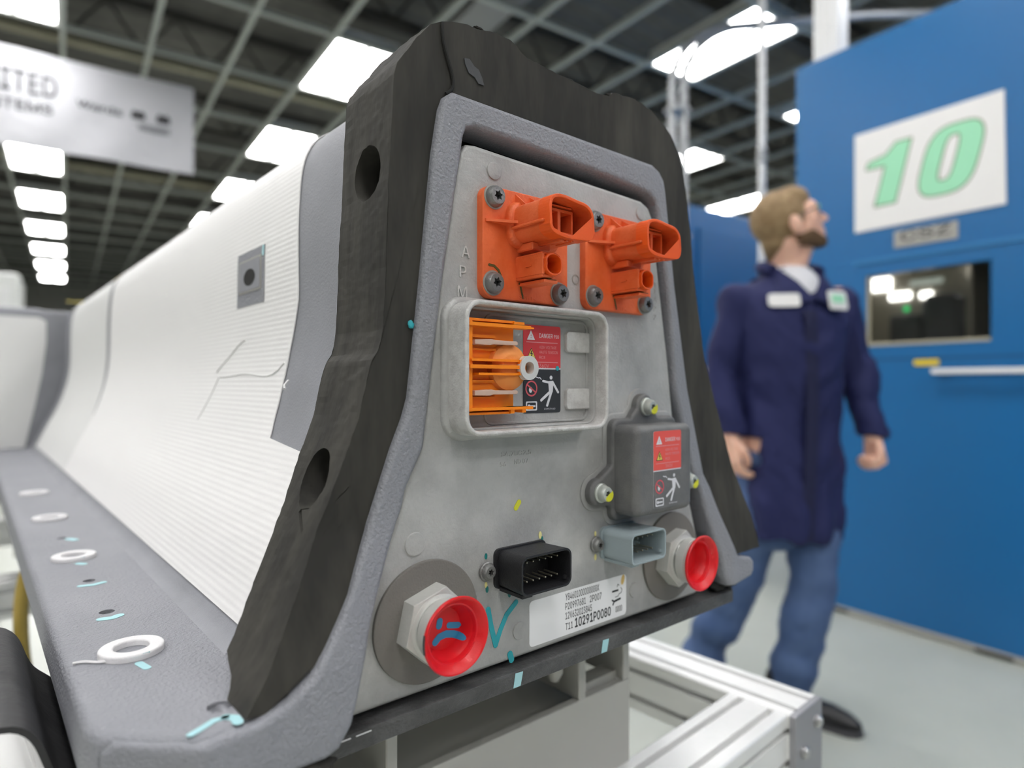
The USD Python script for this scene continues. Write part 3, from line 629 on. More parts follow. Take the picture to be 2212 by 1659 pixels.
# ---- orange connectors
SCREW = {}
def torx(c, y, r, h, parent, m='screw', name='screw', marks=None, pit=.46):
    head = man(lathe([(r, 0), (r * 1.0, h * .35), (r * .93, h * .72), (r * .78, h), (0, h * 1.02)], (0, 0), 0, 36))
    st = Polygon([((1.0 if k % 2 == 0 else .58) * r * pit * math.cos(k * math.pi / 6 + .26), (1.0 if k % 2 == 0 else .58) * r * pit * math.sin(k * math.pi / 6 + .26)) for k in range(12)]).buffer(r * .03)
    head = head - man(prism(st, -h * 1.3, -h * .25))
    p = part(parent, name, shifted(head, (c[0], y, c[1])), m, smooth=30)
    return p, shifted(prism(st.buffer(r * .02), -h * .32, -h * .24), (c[0], y, c[1]))
def orange_connector(du):
    o = lambda L: [(a + du, b) for a, b in L]
    base = rrect(.1075 + du, .0625, .194 + du, .1445, .009, 6)
    b = part(pk, 'orange_connector', prism(base, -.0065, 0, .0012, 2), 'orange', smooth=30, label='orange high-voltage connector bolted to the end plate')
    dark = []
    for c in ((.118, .1365), (.117, .0735), (.1838, .0715), (.184, .1365)):
        p, d = torx((c[0] + du, c[1]), -.0068, .0079, .0052, b); dark.append(d)
        part(b, 'screw_ring', lathe([(.0092, -.0001), (.0092, .0004), (.0078, .0004)], (c[0] + du, c[1]), -.0065, 32), 'plate_grey')
    part(b, 'screw_recess', dark, 'screw_black', smooth=False)
    outer = Polygon(smooth2(o([(.1325, .1115), (.1325, .127), (.1345, .1305), (.139, .1325), (.160, .1315), (.1705, .1295), (.1755, .1245), (.1765, .118), (.1765, .110), (.174, .106), (.168, .1045), (.142, .1045), (.1355, .1065), (.1325, .1115)]), 64)).buffer(0)
    part(b, 'shroud', prism(outer.difference(outer.buffer(-.0022)), -.0505, -.0060, .0006, 2), 'orange', smooth=35)
    part(b, 'shroud_collar', prism(outer.buffer(.0005).difference(outer.buffer(-.0021)), -.0510, -.0395, .0005, 2), 'orange_fresh', smooth=35)
    root = affinity.scale(outer.buffer(.002), 1.05, 1.08)
    part(b, 'shroud_root', prism(root, -.013, -.006, .004, 3), 'orange', smooth=35)
    part(b, 'shroud_floor', prism(outer.buffer(-.002), -.016, -.012), 'label_red', smooth=False)
    tb_ = rrect(.1375 + du, .1085, .1655 + du, .1265, .001).difference(unary_union([rrect(.1392 + du, .1102, .1500 + du, .1245), rrect(.1528 + du, .1102, .1638 + du, .1245)]))
    part(b, 'terminal_block', [prism(tb_, -.040, -.016), prism(rrect(.139 + du, .1276, .163 + du, .1286), -.041, -.016), prism(rrect(.139 + du, .1068, .164 + du, .1077), -.041, -.016)], 'orange', smooth=False)
    part(b, 'terminal_pin', [prism(rrect(.147 + du, .115, .1495 + du, .1195), -.028, -.014), prism(rrect(.159 + du, .115, .1615 + du, .1195), -.028, -.014)], 'copper_frost', smooth=False)
    g = lambda x0, z0, z1, d: trimesh.Trimesh([(x0 + du, -.006, z0), (x0 + .0012 + du, -.006, z0), (x0 + du, -.006, z1), (x0 + .0012 + du, -.006, z1), (x0 + du, -.006 - d, z0), (x0 + .0012 + du, -.006 - d, z0)], [[0, 2, 1], [1, 2, 3], [0, 1, 5], [0, 5, 4], [2, 4, 5], [2, 5, 3], [0, 4, 2], [1, 3, 5]], process=False)
    part(b, 'gusset', g(.1385, .131, .1425, .014), 'orange', smooth=False)
    part(b, 'gusset', g(.153, .1305, .1425, .020), 'orange', smooth=False)
    sg_ = trimesh.Trimesh([(.110 + du, -.0062, .1175), (.134 + du, -.0062, .1175), (.134 + du, -.018, .1175), (.110 + du, -.0075, .1175), (.110 + du, -.0062, .1195), (.134 + du, -.0062, .1195), (.134 + du, -.018, .1195), (.110 + du, -.0075, .1195)],
                          [[0, 2, 1], [0, 3, 2], [4, 5, 6], [4, 6, 7], [0, 1, 5], [0, 5, 4], [3, 7, 6], [3, 6, 2], [0, 4, 7], [0, 7, 3], [1, 2, 6], [1, 6, 5]], process=False)
    part(b, 'side_rib', sg_, 'orange', smooth=False)
    part(b, 'shroud_rail', [box(.1300 + du, .1330 + du, -.046, -.010, .1135, .1155, .0005), box(.146 + du, .150 + du, -.047, -.012, .1015, .1045, .0005), box(.152 + du, .1545 + du, -.047, -.030, .1020, .1045, .0005), box(.157 + du, .1595 + du, -.047, -.030, .1020, .1045, .0005), box(.140 + du, .158 + du, -.024, -.006, .0985, .1045, .0008)], 'orange', smooth=False)
    so = Polygon(smooth2(o([(.1405, .0865), (.1415, .092), (.146, .0945), (.152, .0940), (.1558, .0905), (.1562, .0865), (.1555, .0815), (.1515, .0788), (.146, .0786), (.1415, .081), (.1405, .0865)]), 40)).buffer(0)
    s = part(b, 'interlock_socket', prism(so.difference(so.buffer(-.0014)), -.0385, -.006, .0005, 2), 'orange_fresh', smooth=35)
    part(b, 'socket_rail', [box(.1395 + du, .1505 + du, -.035, -.006, .0935, .0952, .0004), box(.1392 + du, .1520 + du, -.035, -.006, .0772, .0792, .0004), box(.1390 + du, .1412 + du, -.036, -.006, .0790, .0940, .0004), box(.1425 + du, .1560 + du, -.034, -.006, .0735, .0760, .0004), box(.1382 + du, .1392 + du, -.024, -.018, .0858, .0872)], 'orange', smooth=False)
    part(b, 'paint_mark', [box(.146 + du, .1545 + du, -.0342, -.016, .0760, .0763), prism(LineString(o([(.1435, .0735), (.1447, .0690), (.1462, .0650)])).buffer(.0008), -.0068, -.0065), prism(Point(.1425 + du, .0755).buffer(.0009), -.0068, -.0065)], 'paint_olive', smooth=False)
    part(b, 'raised_lettering', words('>PBT<', .1425 + du, .0640, .0028, -.0065, .017, t=.0003), 'orange', smooth=False)
    return b
b1 = orange_connector(0); orange_connector(.1072)
part(b1, 'paint_mark', prism(LineString([(.1135, .0865), (.118, .0862), (.122, .0835), (.1245, .079)]).buffer(.0009), -.0069, -.0065), 'paint_olive', smooth=False)
part(b1, 'latch_tab', box(.1762, .1785, -.050, -.046, .110, .1125), 'orange_fresh', smooth=False)

# ---- pocket with the service-disconnect insert
pr = rrect(.0795, -.0362, .2237, .0580, .0135, 8)
pb = part(pk, 'pocket', prism(pr.difference(pr.buffer(-.0036)), -.0245, .0005, .0016, 3), 'cast_frost', smooth=35, label='raised rectangular pocket cast on the end plate')
part(pb, 'pocket_root', prism(pr.buffer(.0042), -.0042, .0005, .0042, 4), 'cast', smooth=40)
part(pb, 'pocket_step', prism(pr.buffer(-.0030).difference(pr.buffer(-.0056)), -.0125, -.002, .001, 2), 'cast', smooth=35)
part(pb, 'pocket_floor', prism(pr.buffer(-.0030), -.0045, -.0002), 'cast', smooth=False)
part(pb, 'floor_frame', prism(rrect(.110, -.030, .2185, .0515, .007).difference(rrect(.112, -.028, .2165, .0495, .006)), -.0056, -.0044, .0005, 2), 'cast', smooth=35)
for z in (.0255, -.0205): part(pb, 'floor_pad', prism(unary_union([rrect(.1920, z, .2225, z + .0168, .0035), sbox(.21, z, .2205, z + .0168)]), -.0075, -.0044, .001, 2), 'cast_frost', smooth=35)
def danger_label(parent, u0, u1, v0, v1, vs, y, pale=False):
    L = part(parent, 'danger_label', prism(rrect(u0, v0, u1, v1, .002), y - .0003, y), 'label_ink_white', smooth=False, label='red and black danger label')
    w = u1 - u0; h = v1 - v0; Y = y - .00045
    R = rrect(u0, vs + h * .008, u1, v1, .002).union(sbox(u0, vs + h * .008, u1, vs + h * .05)); K = rrect(u0, v0, u1, vs - h * .008, .002).union(sbox(u0, vs - h * .05, u1, vs - h * .008))
    return L, R, K, w, h, Y
def fill_danger(parent, u0, u1, v0, v1, vs, y, redm, blackm):
    L, R, K, w, h, Y = danger_label(parent, u0, u1, v0, v1, vs, y)
    # labels sit on a part, so all of their print is given to that part too
    pr_ = []
    X = lambda a: u0 + a * w
    Z = lambda b: v0 + b * h
    part(parent, 'red_panel', prism(R, Y, Y + .0001), redm, smooth=False)
    part(parent, 'black_panel', prism(K, Y, Y + .0001), blackm, smooth=False)
    y2 = Y - .00002
    wh = [words('DANGER', X(.42), Z(.87), .065 * h * .75, y2, .36 * w, t=.0001), words('危险', X(.80), Z(.87), .05 * h * .75, y2, .14 * w, t=.0001)] if False else [words('DANGER', X(.42), Z(.86), .05 * h, y2, .36 * w, t=.0001), words('910', X(.82), Z(.862), .04 * h, y2, .13 * w, t=.0001)]
    tr = lambda cx, cz, s: Polygon([(X(cx) - s, Z(cz) - s * .85), (X(cx) + s, Z(cz) - s * .85), (X(cx), Z(cz) + s * .95)]).buffer(s * .06)
    ex = unary_union([stroke([(X(.2), Z(.875) + .0008), (X(.2), Z(.875))], .0006), Point(X(.2), Z(.855)).buffer(.0004)])
    wh.append(prism(tr(.2, .88, .095 * w).difference(ex), y2 - .0001, y2))
    lines = [prism(sbox(X(.08), Z(b), X(.92), Z(b) + .0007), y2 - .0001, y2) for b in (.80, .575)]
    part(parent, 'danger_lettering', wh, 'label_ink_white', smooth=False)
    part(parent, 'danger_lettering', [words('HIGH VOLTAGE', X(.42), Z(.735), .033 * h, y2, .46 * w, t=.0001), words('HAUTE TENSION', X(.42), Z(.68), .033 * h, y2, .5 * w, t=.0001), words('高圧', X(.42), Z(.62), .033 * h, y2, .16 * w, t=.0001) if False else words('RCE', X(.42), Z(.62), .033 * h, y2, .16 * w, t=.0001), words('360V', X(.42), Z(.52), .042 * h, y2, .26 * w, t=.0001)] + lines, 'label_ink_pink', smooth=False)
    part(parent, 'warning_triangle', [prism(tr(.21, .675, .105 * w), y2 - .0001, y2)], 'label_black', smooth=False)
    part(parent, 'warning_triangle', [prism(tr(.21, .675, .088 * w), y2 - .0002, y2 - .0001)], 'label_yellow', smooth=False)
    zg = LineString([(X(.22), Z(.705)), (X(.19), Z(.675)), (X(.23), Z(.675)), (X(.205), Z(.645))]).buffer(.0004)
    part(parent, 'lightning_sign', prism(zg, y2 - .0003, y2 - .0002), 'label_black', smooth=False)
    # pictograms
    fig = unary_union([Point(X(.735), Z(.405)).buffer(.038 * w), stroke([(X(.52), Z(.365)), (X(.66), Z(.350)), (X(.78), Z(.355))], .045 * w), stroke([(X(.78), Z(.352)), (X(.93), Z(.235))], .05 * w), Polygon([(X(.66), Z(.35)), (X(.80), Z(.35)), (X(.78), Z(.235)), (X(.68), Z(.235))]), stroke([(X(.71), Z(.24)), (X(.47), Z(.145))], .055 * w), stroke([(X(.745), Z(.24)), (X(.63), Z(.085))], .055 * w), stroke([(X(.34), Z(.41)), (X(.40), Z(.40)), (X(.43), Z(.405)), (X(.47), Z(.385))], .02 * w)])
    book = unary_union([rrect(X(.07), Z(.03), X(.36), Z(.135), .001).difference(rrect(X(.10), Z(.045), X(.33), Z(.12), .0008)), stroke([(X(.14), Z(.08)), (X(.30), Z(.08))], .035 * w), Point(X(.15), Z(.08)).buffer(.035 * w)])
    drop = affinity.scale(Point(X(.19), Z(.265)).buffer(.045 * w), .9, 1.3)
    part(parent, 'shock_figure', prism(fig, y2 - .0001, y2), 'label_ink_white', smooth=False)
    part(parent, 'manual_sign', prism(book, y2 - .0001, y2), 'label_ink_white', smooth=False)
    rg = Point(X(.21), Z(.28)).buffer(.155 * w).difference(Point(X(.21), Z(.28)).buffer(.125 * w)).union(stroke([(X(.10), Z(.325)), (X(.32), Z(.235))], .03 * w))
    part(parent, 'no_touch_sign', prism(drop, y2 - .00008, y2), 'label_ink_white', smooth=False)
    part(parent, 'no_touch_sign', prism(rg, y2 - .00016, y2 - .00008), 'label_red_line', smooth=False)
    part(parent, 'danger_lettering', words('22957442', X(.55), Z(.035), .018 * h, y2, .3 * w, t=.0001), 'label_ink_white', smooth=False)
fill_danger(pb, .1475, .1872, -.0225, .0455, .0120, -.0046, 'label_red', 'label_black')
mark(pb, Point(.1835, .0125).buffer(.0018), 'paint_teal', -.0052)

ins = part(pk, 'orange_insert', prism(rrect(.0835, -.0200, .1310, .0450, .002), -.0135, -.0045, .001, 2), 'amber', smooth=30, label='amber service-disconnect insert in the left of the pocket')
part(ins, 'metal_strip', prism(sbox(.1318, -.0185, .1345, .0440), -.0085, -.0046), 'steel', smooth=False)
part(ins, 'round_boss', lathe([(.0178, 0), (.0165, .0035), (.0105, .0065), (.0085, .0070)], (.1240, .0120), -.0134, 40), 'amber_dusty')
bs = mf.Manifold.cylinder(.020, .0088, .0088, 40) - mf.Manifold.cylinder(.05, .0045, .0045, 30).translate((0, 0, .002))
bs = shifted(bs.rotate((90, 0, 0)), (.1368, -.0046, .0117))
part(ins, 'bush', bs, 'bush', smooth=30, label='pale grey metal bush with a threaded hole')
part(ins, 'bush_bore', lathe([(.0045, 0), (.0044, .010)], (.1368, .0117), -.0066, 24), 'zinc_groove')
def hfin(u0, u1, v0, v1, d0, d1):
    return trimesh.Trimesh([(u0, -.012, v0), (u1, -.012, v0), (u1, -d1, v0), (u0, -d0, v0), (u0, -.012, v1), (u1, -.012, v1), (u1, -d1, v1), (u0, -d0, v1)],
                           [[0, 2, 1], [0, 3, 2], [4, 5, 6], [4, 6, 7], [0, 1, 5], [0, 5, 4], [3, 7, 6], [3, 6, 2], [0, 4, 7], [0, 7, 3], [1, 2, 6], [1, 6, 5]], process=False)
part(ins, 'top_fin', [hfin(.084, .1400, .0400, .0424, .0225, .0225), hfin(.084, .1265, .0436, .0454, .0200, .0200), hfin(.1245, .1345, .0424, .0448, .0215, .0215), hfin(.1330, .1440, .0404, .0416, .0212, .0212)], 'amber', smooth=False)
part(ins, 'bottom_fin', [hfin(.084, .1430, -.0184, -.0164, .0215, .0215), hfin(.084, .1230, -.0214, -.0198, .0190, .0190), hfin(.122, .1255, -.0212, -.0170, .0208, .0208), hfin(.133, .1365, -.0208, -.0170, .0208, .0208)], 'amber', smooth=False)
part(ins, 'middle_fin', [hfin(.086, .1315, .0158, .0175, .0225, .0225), hfin(.084, .1325, .0108, .0133, .0235, .0235), hfin(.092, .1315, .0062, .0078, .0225, .0225), box(.1285, .1325, -.0235, -.012, .0062, .0175, .0004)], 'amber', smooth=False)
part(ins, 'side_rib', [hfin(.084, .112, .0325, .0345, .0160, .0160), hfin(.084, .112, .0235, .0250, .0160, .0160), hfin(.084, .112, .0010, .0028, .0160, .0160), hfin(.084, .112, -.0090, -.0105, .0160, .0160), box(.0838, .088, -.0205, -.012, -.019, .044)], 'amber', smooth=False)
for z in (.0290, -.0062):
    bl = Polygon([(.0895, z - .0016), (.103, z - .0019), (.1055, z - .0012), (.127, z - .0012), (.1282, z - .0005), (.1282, z + .0010), (.127, z + .0016), (.108, z + .0018), (.104, z + .0024), (.0895, z + .0016)])
    part(ins, 'contact_blade', prism(bl, -.0215, -.0130, .0004, 2), 'copper_frost', smooth=30, label='dull pinkish contact blade')
part(ins, 'paint_mark', [hfin(.1240, .1385, .0424, .0428, .0218, .0218), hfin(.1200, .1400, -.0168, -.0164, .0210, .0210)], 'paint_olive', smooth=False)

# ---- grey cover with three bolts
cvb = rrect(.2465, -.1185, .3385, -.0300, .009, 6)
lob = [(.2310, -.0915), (.2912, -.0205), (.3545, -.0930)]
fl_ = unary_union([cvb] + [Point(c).buffer(.0118) for c in lob] + [Polygon([(.2440, -.104), (.2310, -.1033), (.2310, -.0797), (.2500, -.068), (.2500, -.112)]), Polygon([(.2795, -.0205), (.3030, -.0205), (.312, -.034), (.268, -.034)]), Polygon([(.336, -.075), (.3545, -.0812), (.3545, -.1048), (.336, -.110)])]).buffer(.004).buffer(-.008).buffer(.004)
cv = part(pk, 'grey_cover', prism(fl_, -.0085, 0, .003, 3), 'cover_grey', smooth=35, label='dark grey moulded cover with a danger label and three bolts')
part(cv, 'cover_seat', prism(fl_.buffer(.0045), -.0015, .0002, .001, 2), 'cast', smooth=35)
bxp = rrect(.2485, -.1125, .3285, -.0352, .0075, 6)
part(cv, 'cover_box', prism(bxp, -.0325, -.008, .0065, 5), 'cover_grey', smooth=40)
fill_danger(cv, .2702, .3095, -.1068, -.0405, -.0745, -.0326, 'label_red_pale', 'cover_grey')
for c in lob:
    part(cv, 'bolt_flange', lathe([(.0082, 0), (.0082, .0016), (.0072, .0024)], c, -.0085, 32), 'bolt_pale')
    p, d = torx(c, -.0108, .0068, .0062, cv, 'bolt_pale', 'cover_bolt')
    part(cv, 'bolt_recess', d, 'paint_olive', smooth=False)
    part(cv, 'paint_mark', lathe([(.0056, 0), (.0048, .0004)], (c[0] + .0012, c[1] - .001), -.0167, 16).slice_plane([c[0], 0, c[1] - .001], [.5, 0, -.8]), 'paint_yellow', smooth=False)

# ---- coolant ports
def port(u, w_):
    d = part(pk, 'coolant_port', lathe([(.0415, -.0002), (.0415, .0022), (.0405, .0028), (.0, .0028)], (u, w_), 0, 64), 'washer', smooth=35, label='round coolant port with a pale hexagon fitting on a dull washer')
    hx = Polygon([(u + .0265 * math.cos(math.pi / 3 * k + .30), w_ + .0265 * math.sin(math.pi / 3 * k + .30)) for k in range(6)])
    hex_ = man(prism(Polygon(dens([*hx.exterior.coords[:-1]], .004, True)), -.0155, -.0026, .0012, 2)) ^ man(lathe([(.034, -.002), (.034, .0105), (.0235, .0172)], (u, w_), 0, 64))
    bore = man(lathe([(.0170, -.02), (.0170, .05)], (u, w_), 0, 40))
    part(d, 'hex_nut', tm(hex_ - bore), 'zinc', smooth=25)
    part(d, 'collar', tm(man(lathe([(.0215, .010), (.0215, .0160), (.0195, .0168), (.0190, .0178)], (u, w_), 0, 56)) - bore), 'zinc', smooth=30)
    part(d, 'collar', prism(Point(u, w_).buffer(.0206, quad_segs=12).difference(Point(u, w_).buffer(.0188, quad_segs=12)), -.0285, -.0205, .0006, 2), 'zinc', smooth=30)
    part(d, 'clip_ring', tm(man(lathe([(.0190, -.001), (.0196, 0), (.0200, .0007), (.0196, .0014), (.0190, .002)], (u, w_), -.0186, 48)) - bore), 'zinc_groove')
    part(d, 'spigot', prism(Point(u, w_).buffer(.0192, quad_segs=12).difference(Point(u, w_).buffer(.0189, quad_segs=12)), -.0300, -.0230), 'zinc', smooth=30)
port(.0645, -.1615); port(.3385, -.1640)

# ---- small connectors
def small_conn(name, label, u0, u1, v0, v1, depth, m, scr, taper, rr, pins, lab_m):
    base = rrect(u0 - .002, v0 - .001, u1 + .001, v1 + .001, .005, 5)
    b = part(pk, name, prism(base, -.0022, .0002, .0006, 2), m, smooth=35, label=label)
    o = rrect(u0, v0, u1, v1, rr, 6)
    sh = prism(o.difference(o.buffer(-.0018)), -depth, -.002, .0005, 2)
    v = sh.vertices; k = np.clip((-v[:, 1]) / depth, 0, 1); s = 1 + taper * (k - .5); v[:, 0] = (v[:, 0] - (u0 + u1) / 2) * s + (u0 + u1) / 2; v[:, 2] = (v[:, 2] - (v0 + v1) / 2) * s + (v0 + v1) / 2
    part(b, 'shroud', sh, m, smooth=35)
    part(b, 'shroud_floor', prism(o.buffer(-.002), -.007, -.002), m, smooth=False)
    part(b, 'key_rib', [box(u0 + .002, u0 + .012, -depth * .93, -.002, v0 - .0022, v0 + .0006, .0004), box(u1 - .004, u1 + .0012, -depth * .9, -depth * .82, v0 + .004, v0 + .0065)], m, smooth=False)
    for r in range(pins[1]):
        for c in range(pins[0]):
            x = u0 + .006 + c * (u1 - u0 - .012) / (pins[0] - 1); z = v0 + .007 + r * (v1 - v0 - .014) / (pins[1] - 1)
            part(b, 'pin', box(x - .0006, x + .0006, -depth * .72, -.006, z - .0006, z + .0006, .0002), 'pin', smooth=False)
    p, d = torx(scr, -.0022, .0056, .0042, b); part(b, 'screw_recess', d, 'screw_black', smooth=False)
    part(b, 'screw_flange', lathe([(.0068, 0), (.0068, .0008), (.0060, .0014)], scr, -.0012, 30), 'screw')
    return b
small_conn('signal_connector', 'black rectangular signal connector with many pins', .1245, .1735, -.1515, -.1235, .0305, 'black_connector', (.1155, -.1372), .06, .0062, (7, 2), None)
small_conn('signal_connector', 'pale blue-grey rectangular signal connector', .2405, .2855, -.1495, -.1240, .0345, 'grey_plastic', (.2335, -.1365), .04, .005, (6, 2), None)

# ---- serial label
sl = part(pk, 'serial_label', prism(rrect(.1582, -.2050, .2738, -.1692, .0035, 5), -.0003, .0), 'label_white', smooth=False, label='white serial label with printed part numbers')
Y = -.00032
part(sl, 'lettering', [words('Y84601000000000X', .1975, -.1768, .0056, Y, .0405, t=.0001), words('P20997681', .1975, -.1845, .0056, Y, .0240, t=.0001), words('2P007', .2265, -.1845, .0056, Y, .0145, t=.0001), words('12V632023845', .1975, -.1922, .0056, Y, .0315, t=.0001), words('T11', .1975, -.2010, .0056, Y, .0085, t=.0001), words('10291P0080', .2085, -.2012, .0074, Y, .0445, True, t=.0001), words('0000', .2595, -.2005, .0050, Y, .0085, t=.0001)], 'ink', smooth=False)
tool = unary_union([stroke([(.2555, -.1815), (.2625, -.1815)], .0016), stroke([(.2575, -.1905), (.2655, -.1895)], .0018), stroke([(.2575, -.1905), (.2550, -.1890)], .0014), stroke([(.2575, -.1905), (.2560, -.1930)], .0014), stroke([(.2590, -.1870), (.2630, -.1868), (.2640, -.1850), (.2670, -.1845), (.2680, -.1820), (.2665, -.1800)], .0005), stroke([(.2615, -.1785), (.2625, -.1762), (.2640, -.1775)], .0006)])
part(sl, 'tool_sign', prism(tool, Y - .0001, Y), 'ink', smooth=False)
part(sl, 'orange_stain', prism(affinity.rotate(affinity.scale(Point(.2690, -.1735).buffer(.004), .55, 1.1), -14), Y - .0001, Y), 'stain', smooth=False)

# ---- paint marks and seal rings on the flange
def fmark(pts, w): part(pk, 'paint_mark', zprism(LineString(pts).buffer(w / 2, quad_segs=4), -.1799, -.1796), 'paint_sky', smooth=False)
fmark([(-.088, -.0155), (-.082, -.0125), (-.075, -.0085), (-.069, -.009)], .0042); fmark([(-.069, -.0085), (-.0655, -.0125), (-.0655, -.0185)], .0055)
fmark([(-.091, .098), (-.0885, .087)], .005); fmark([(-.097, .205), (-.090, .203), (-.085, .206)], .007); fmark([(-.098, .312), (-.089, .309), (-.081, .312)], .006); fmark([(-.09, .400), (-.086, .394)], .006); fmark([(-.085, .53), (-.08, .52)], .008)
ringlab = ['nearest white seal ring on the flange, with a loose thread tail', 'second white seal ring along the flange, with a blue paint dab', 'third white seal ring along the flange, out of focus', 'fourth white seal ring along the flange, blurred and farthest that shows']
for i, w_ in enumerate((.122, .427, .678, .934)):
    t = bthing('seal_ring', ringlab[i], 'seal ring', (-.091, w_, -.1799), 'white seal rings on the flange')
    o, n_ = Point(0, 0).buffer(.0196, quad_segs=16), Point(0, 0).buffer(.0106, quad_segs=16)
    part(t, 'ring', zprism(o.difference(n_), 0, .0042, .0014, 3), 'rubber_white', smooth=40)
    part(t, 'paint_mark', zprism(Polygon([(.003, -.0190), (.0075, -.0180), (.0075, -.0155), (.0035, -.0165)]), .0030, .0038), 'paint_teal', smooth=False)
    if i == 0: part(t, 'thread_tail', tube(smooth_path([(-.016, -.010, .0012), (-.020, -.008, .0010), (-.026, -.002, .0010), (-.033, .0, .0010)], 12), .0009, 6), 'rubber_white')

# ---- red dust caps pushed into the ports
def red_cap(u, w_, label, marks):
    t = bthing('dust_cap', label, 'dust cap', (u, -.0300, w_), 'red caps on the coolant ports')
    prof_ = [(.0001, -.0124), (.0140, -.0122), (.0155, -.0082), (.0170, -.0045), (.0178, -.0010), (.0186, .0015), (.0215, .0022), (.0246, .0040), (.0252, .0058), (.0246, .0068), (.0236, .0066), (.0222, .0052), (.0190, .0010), (.0165, -.0040), (.0148, -.0080), (.0138, -.0106), (.0, -.0108)]
    part(t, 'cap', lathe(prof_, (0, 0), 0, 64), 'red_cap', smooth=35)
    if marks:
        ds = [r for r, h in prof_[11:]][::-1]; hs = [h for r, h in prof_[11:]][::-1]
        ms = [stroke([(-.0045, .0035), (-.0040, .0062)], .0048), stroke([(.0035, .0020), (.0105, .0005)], .0042), LineString([(-.0075, -.0065), (-.0045, -.0040), (.0010, -.0032), (.0065, -.0045), (.0105, -.0062)]).buffer(.0024)]
        for m_ in ms:
            m_ = affinity.translate(m_, .0015, -.0010)
            q = prism(Polygon(dens(list(m_.exterior.coords[:-1]), .001, True)), 0, .0002)
            mm = trimesh.remesh.subdivide_to_size(q.vertices, q.faces, .0012); q = trimesh.Trimesh(*mm, process=False)
            v = q.vertices; r = np.hypot(v[:, 0], v[:, 2]); v[:, 1] = -np.interp(r, ds, hs) - .00025 + v[:, 1]
            part(t, 'paint_mark', q, 'paint_blue', smooth=False)
        part(t, 'dark_nick', lathe([(.0254, .0046), (.0254, .0064)], (0, 0), 0, 64).slice_plane([-.0246, 0, .0], [-1, 0, 0]), 'ink_grey', smooth=False)
    return t
red_cap(.0645, -.1615, 'red cap with blue paint dabs on the left coolant port', True)
red_cap(.3385, -.1640, 'plain red cap on the right coolant port beside the grey connector', False)

# ---- foam gasket round the end of the pack
fo = thing('foam_gasket', 'torn black foam gasket wrapped round the end of the battery pack', 'gasket', bw((0, 0, 0)), BR)
fo_l = [(-.0590, -.1795), (-.0445, -.158), (-.0310, -.133), (-.0150, -.100), (.0005, -.066), (.0175, -.022), (.0285, .020), (.032, .036), (.0355, .118), (.0400, .205), (.0425, .2135)]
fo_t = [(.068, .2485), (.0775, .2535), (.100, .2588), (.124, .2615), (.140, .2620), (.147, .2595), (.152, .2560), (.158, .2535), (.175, .2520), (.194, .2515), (.225, .2500), (.246, .2498), (.253, .2505), (.2575, .2550), (.266, .2575), (.280, .2592), (.292, .2580), (.312, .2540), (.329, .2480), (.342, .2400), (.353, .2270)]
fo_r = [(.3615, .2110), (.374, .152), (.378, .118), (.399, .023), (.434, -.053), (.474, -.140), (.4835, -.1775)]
fr_l = [p for p in out_l if p[1] > -.1795 and p[0] > -.05]
inner = [(.434, -.1775), (.424, -.160), (.400, -.104), (.390, -.089), (.363, -.005), (.342, .094), (.328, .180), (.325, .191), (.318, .1985), (.308, .2025), (.2, .2035), (.084, .2045), (.077, .199), (.0735, .190), (.068, .158), (.058, .065), (.049, -.009), (.045, -.022), (.036, -.043), (.018, -.093), (.002, -.128), (-.006, -.140), (-.016, -.154), (-.026, -.166), (-.038, -.1735), (-.048, -.1795)]
fop = Polygon(dens(fo_l + fo_t + fo_r + inner, .004, True)).buffer(0)
import shapely
inl = LineString(inner)
fm = man(prism(fop, .0015, .074)).refine_to_length(.0055)
holes = [((.034, .146), .0192, .0192), ((.035, -.062), .0190, .0195)]
for (y, z), ry, rz in holes:
    cyl_ = mf.Manifold.cylinder(.09, 1, 1, 40).scale((rz, ry, 1)).rotate((0, 90, 0)).translate((-.03, y, z))
    fm = fm - cyl_
fm = fm - mf.Manifold.cube((.03, .02, .0035), True).rotate((35, 0, 0)).translate((-.012, .031, -.0875))
ft = tm(fm); v = ft.vertices
v[:, 1] += foot_shift(v[:, 0], v[:, 2]) * np.clip(1 - (v[:, 1] - .0015) / .05, 0, 1)
back = np.interp(v[:, 2], [-.18, -.172, -.165, -.13, -.085, -.045, .0], [.010, .020, .045, .056, .064, .070, .072])
L_ = v[:, 0] < .1
v[L_, 1] = np.where(v[L_, 1] > .0015, .0015 + (v[L_, 1] - .0015) * ((back - .0015) / .0725)[L_], v[L_, 1])
step = L_ & (v[:, 2] < .021) & (v[:, 0] < np.interp(v[:, 2], [-.18, .02, .21], [-.030, .034, .046]))
v[step, 0] -= .0035 * np.clip((.021 - v[step, 2]) / .006, 0, 1)
nz = meshkit.fbm(v * np.array([55, 55, 30]), 4, 5) - .5; fine = meshkit.fbm(v * 420, 2, 9) - .5
dirn = v - np.array([UC, 0, -.05]); dirn[:, 1] = 0; dirn /= np.linalg.norm(dirn, axis=1, keepdims=True)
amp = np.clip(shapely.distance(shapely.points(v[:, 0], v[:, 2]), inl) / .006 - .1, 0, 1) * np.where(v[:, 2] > .23, 1.0, np.where(v[:, 0] > .3, .8, .45))
v += dirn * (nz * .0045 * amp + fine * .0016 * np.minimum(1, amp * 2))[:, None]
part(fo, 'foam_ring', trimesh.Trimesh(v, ft.faces, process=False), 'foam', smooth=32)
for seam in ([(.0775, .0005, .252), (.079, .0, .236), (.084, .0, .222), (.0865, .0, .212), (.080, .0, .203)],):
    part(fo, 'cut_seam', tube(smooth_path([(a, b, c) for a, b, c in seam], 20), .0012, 6), 'foam_dark')
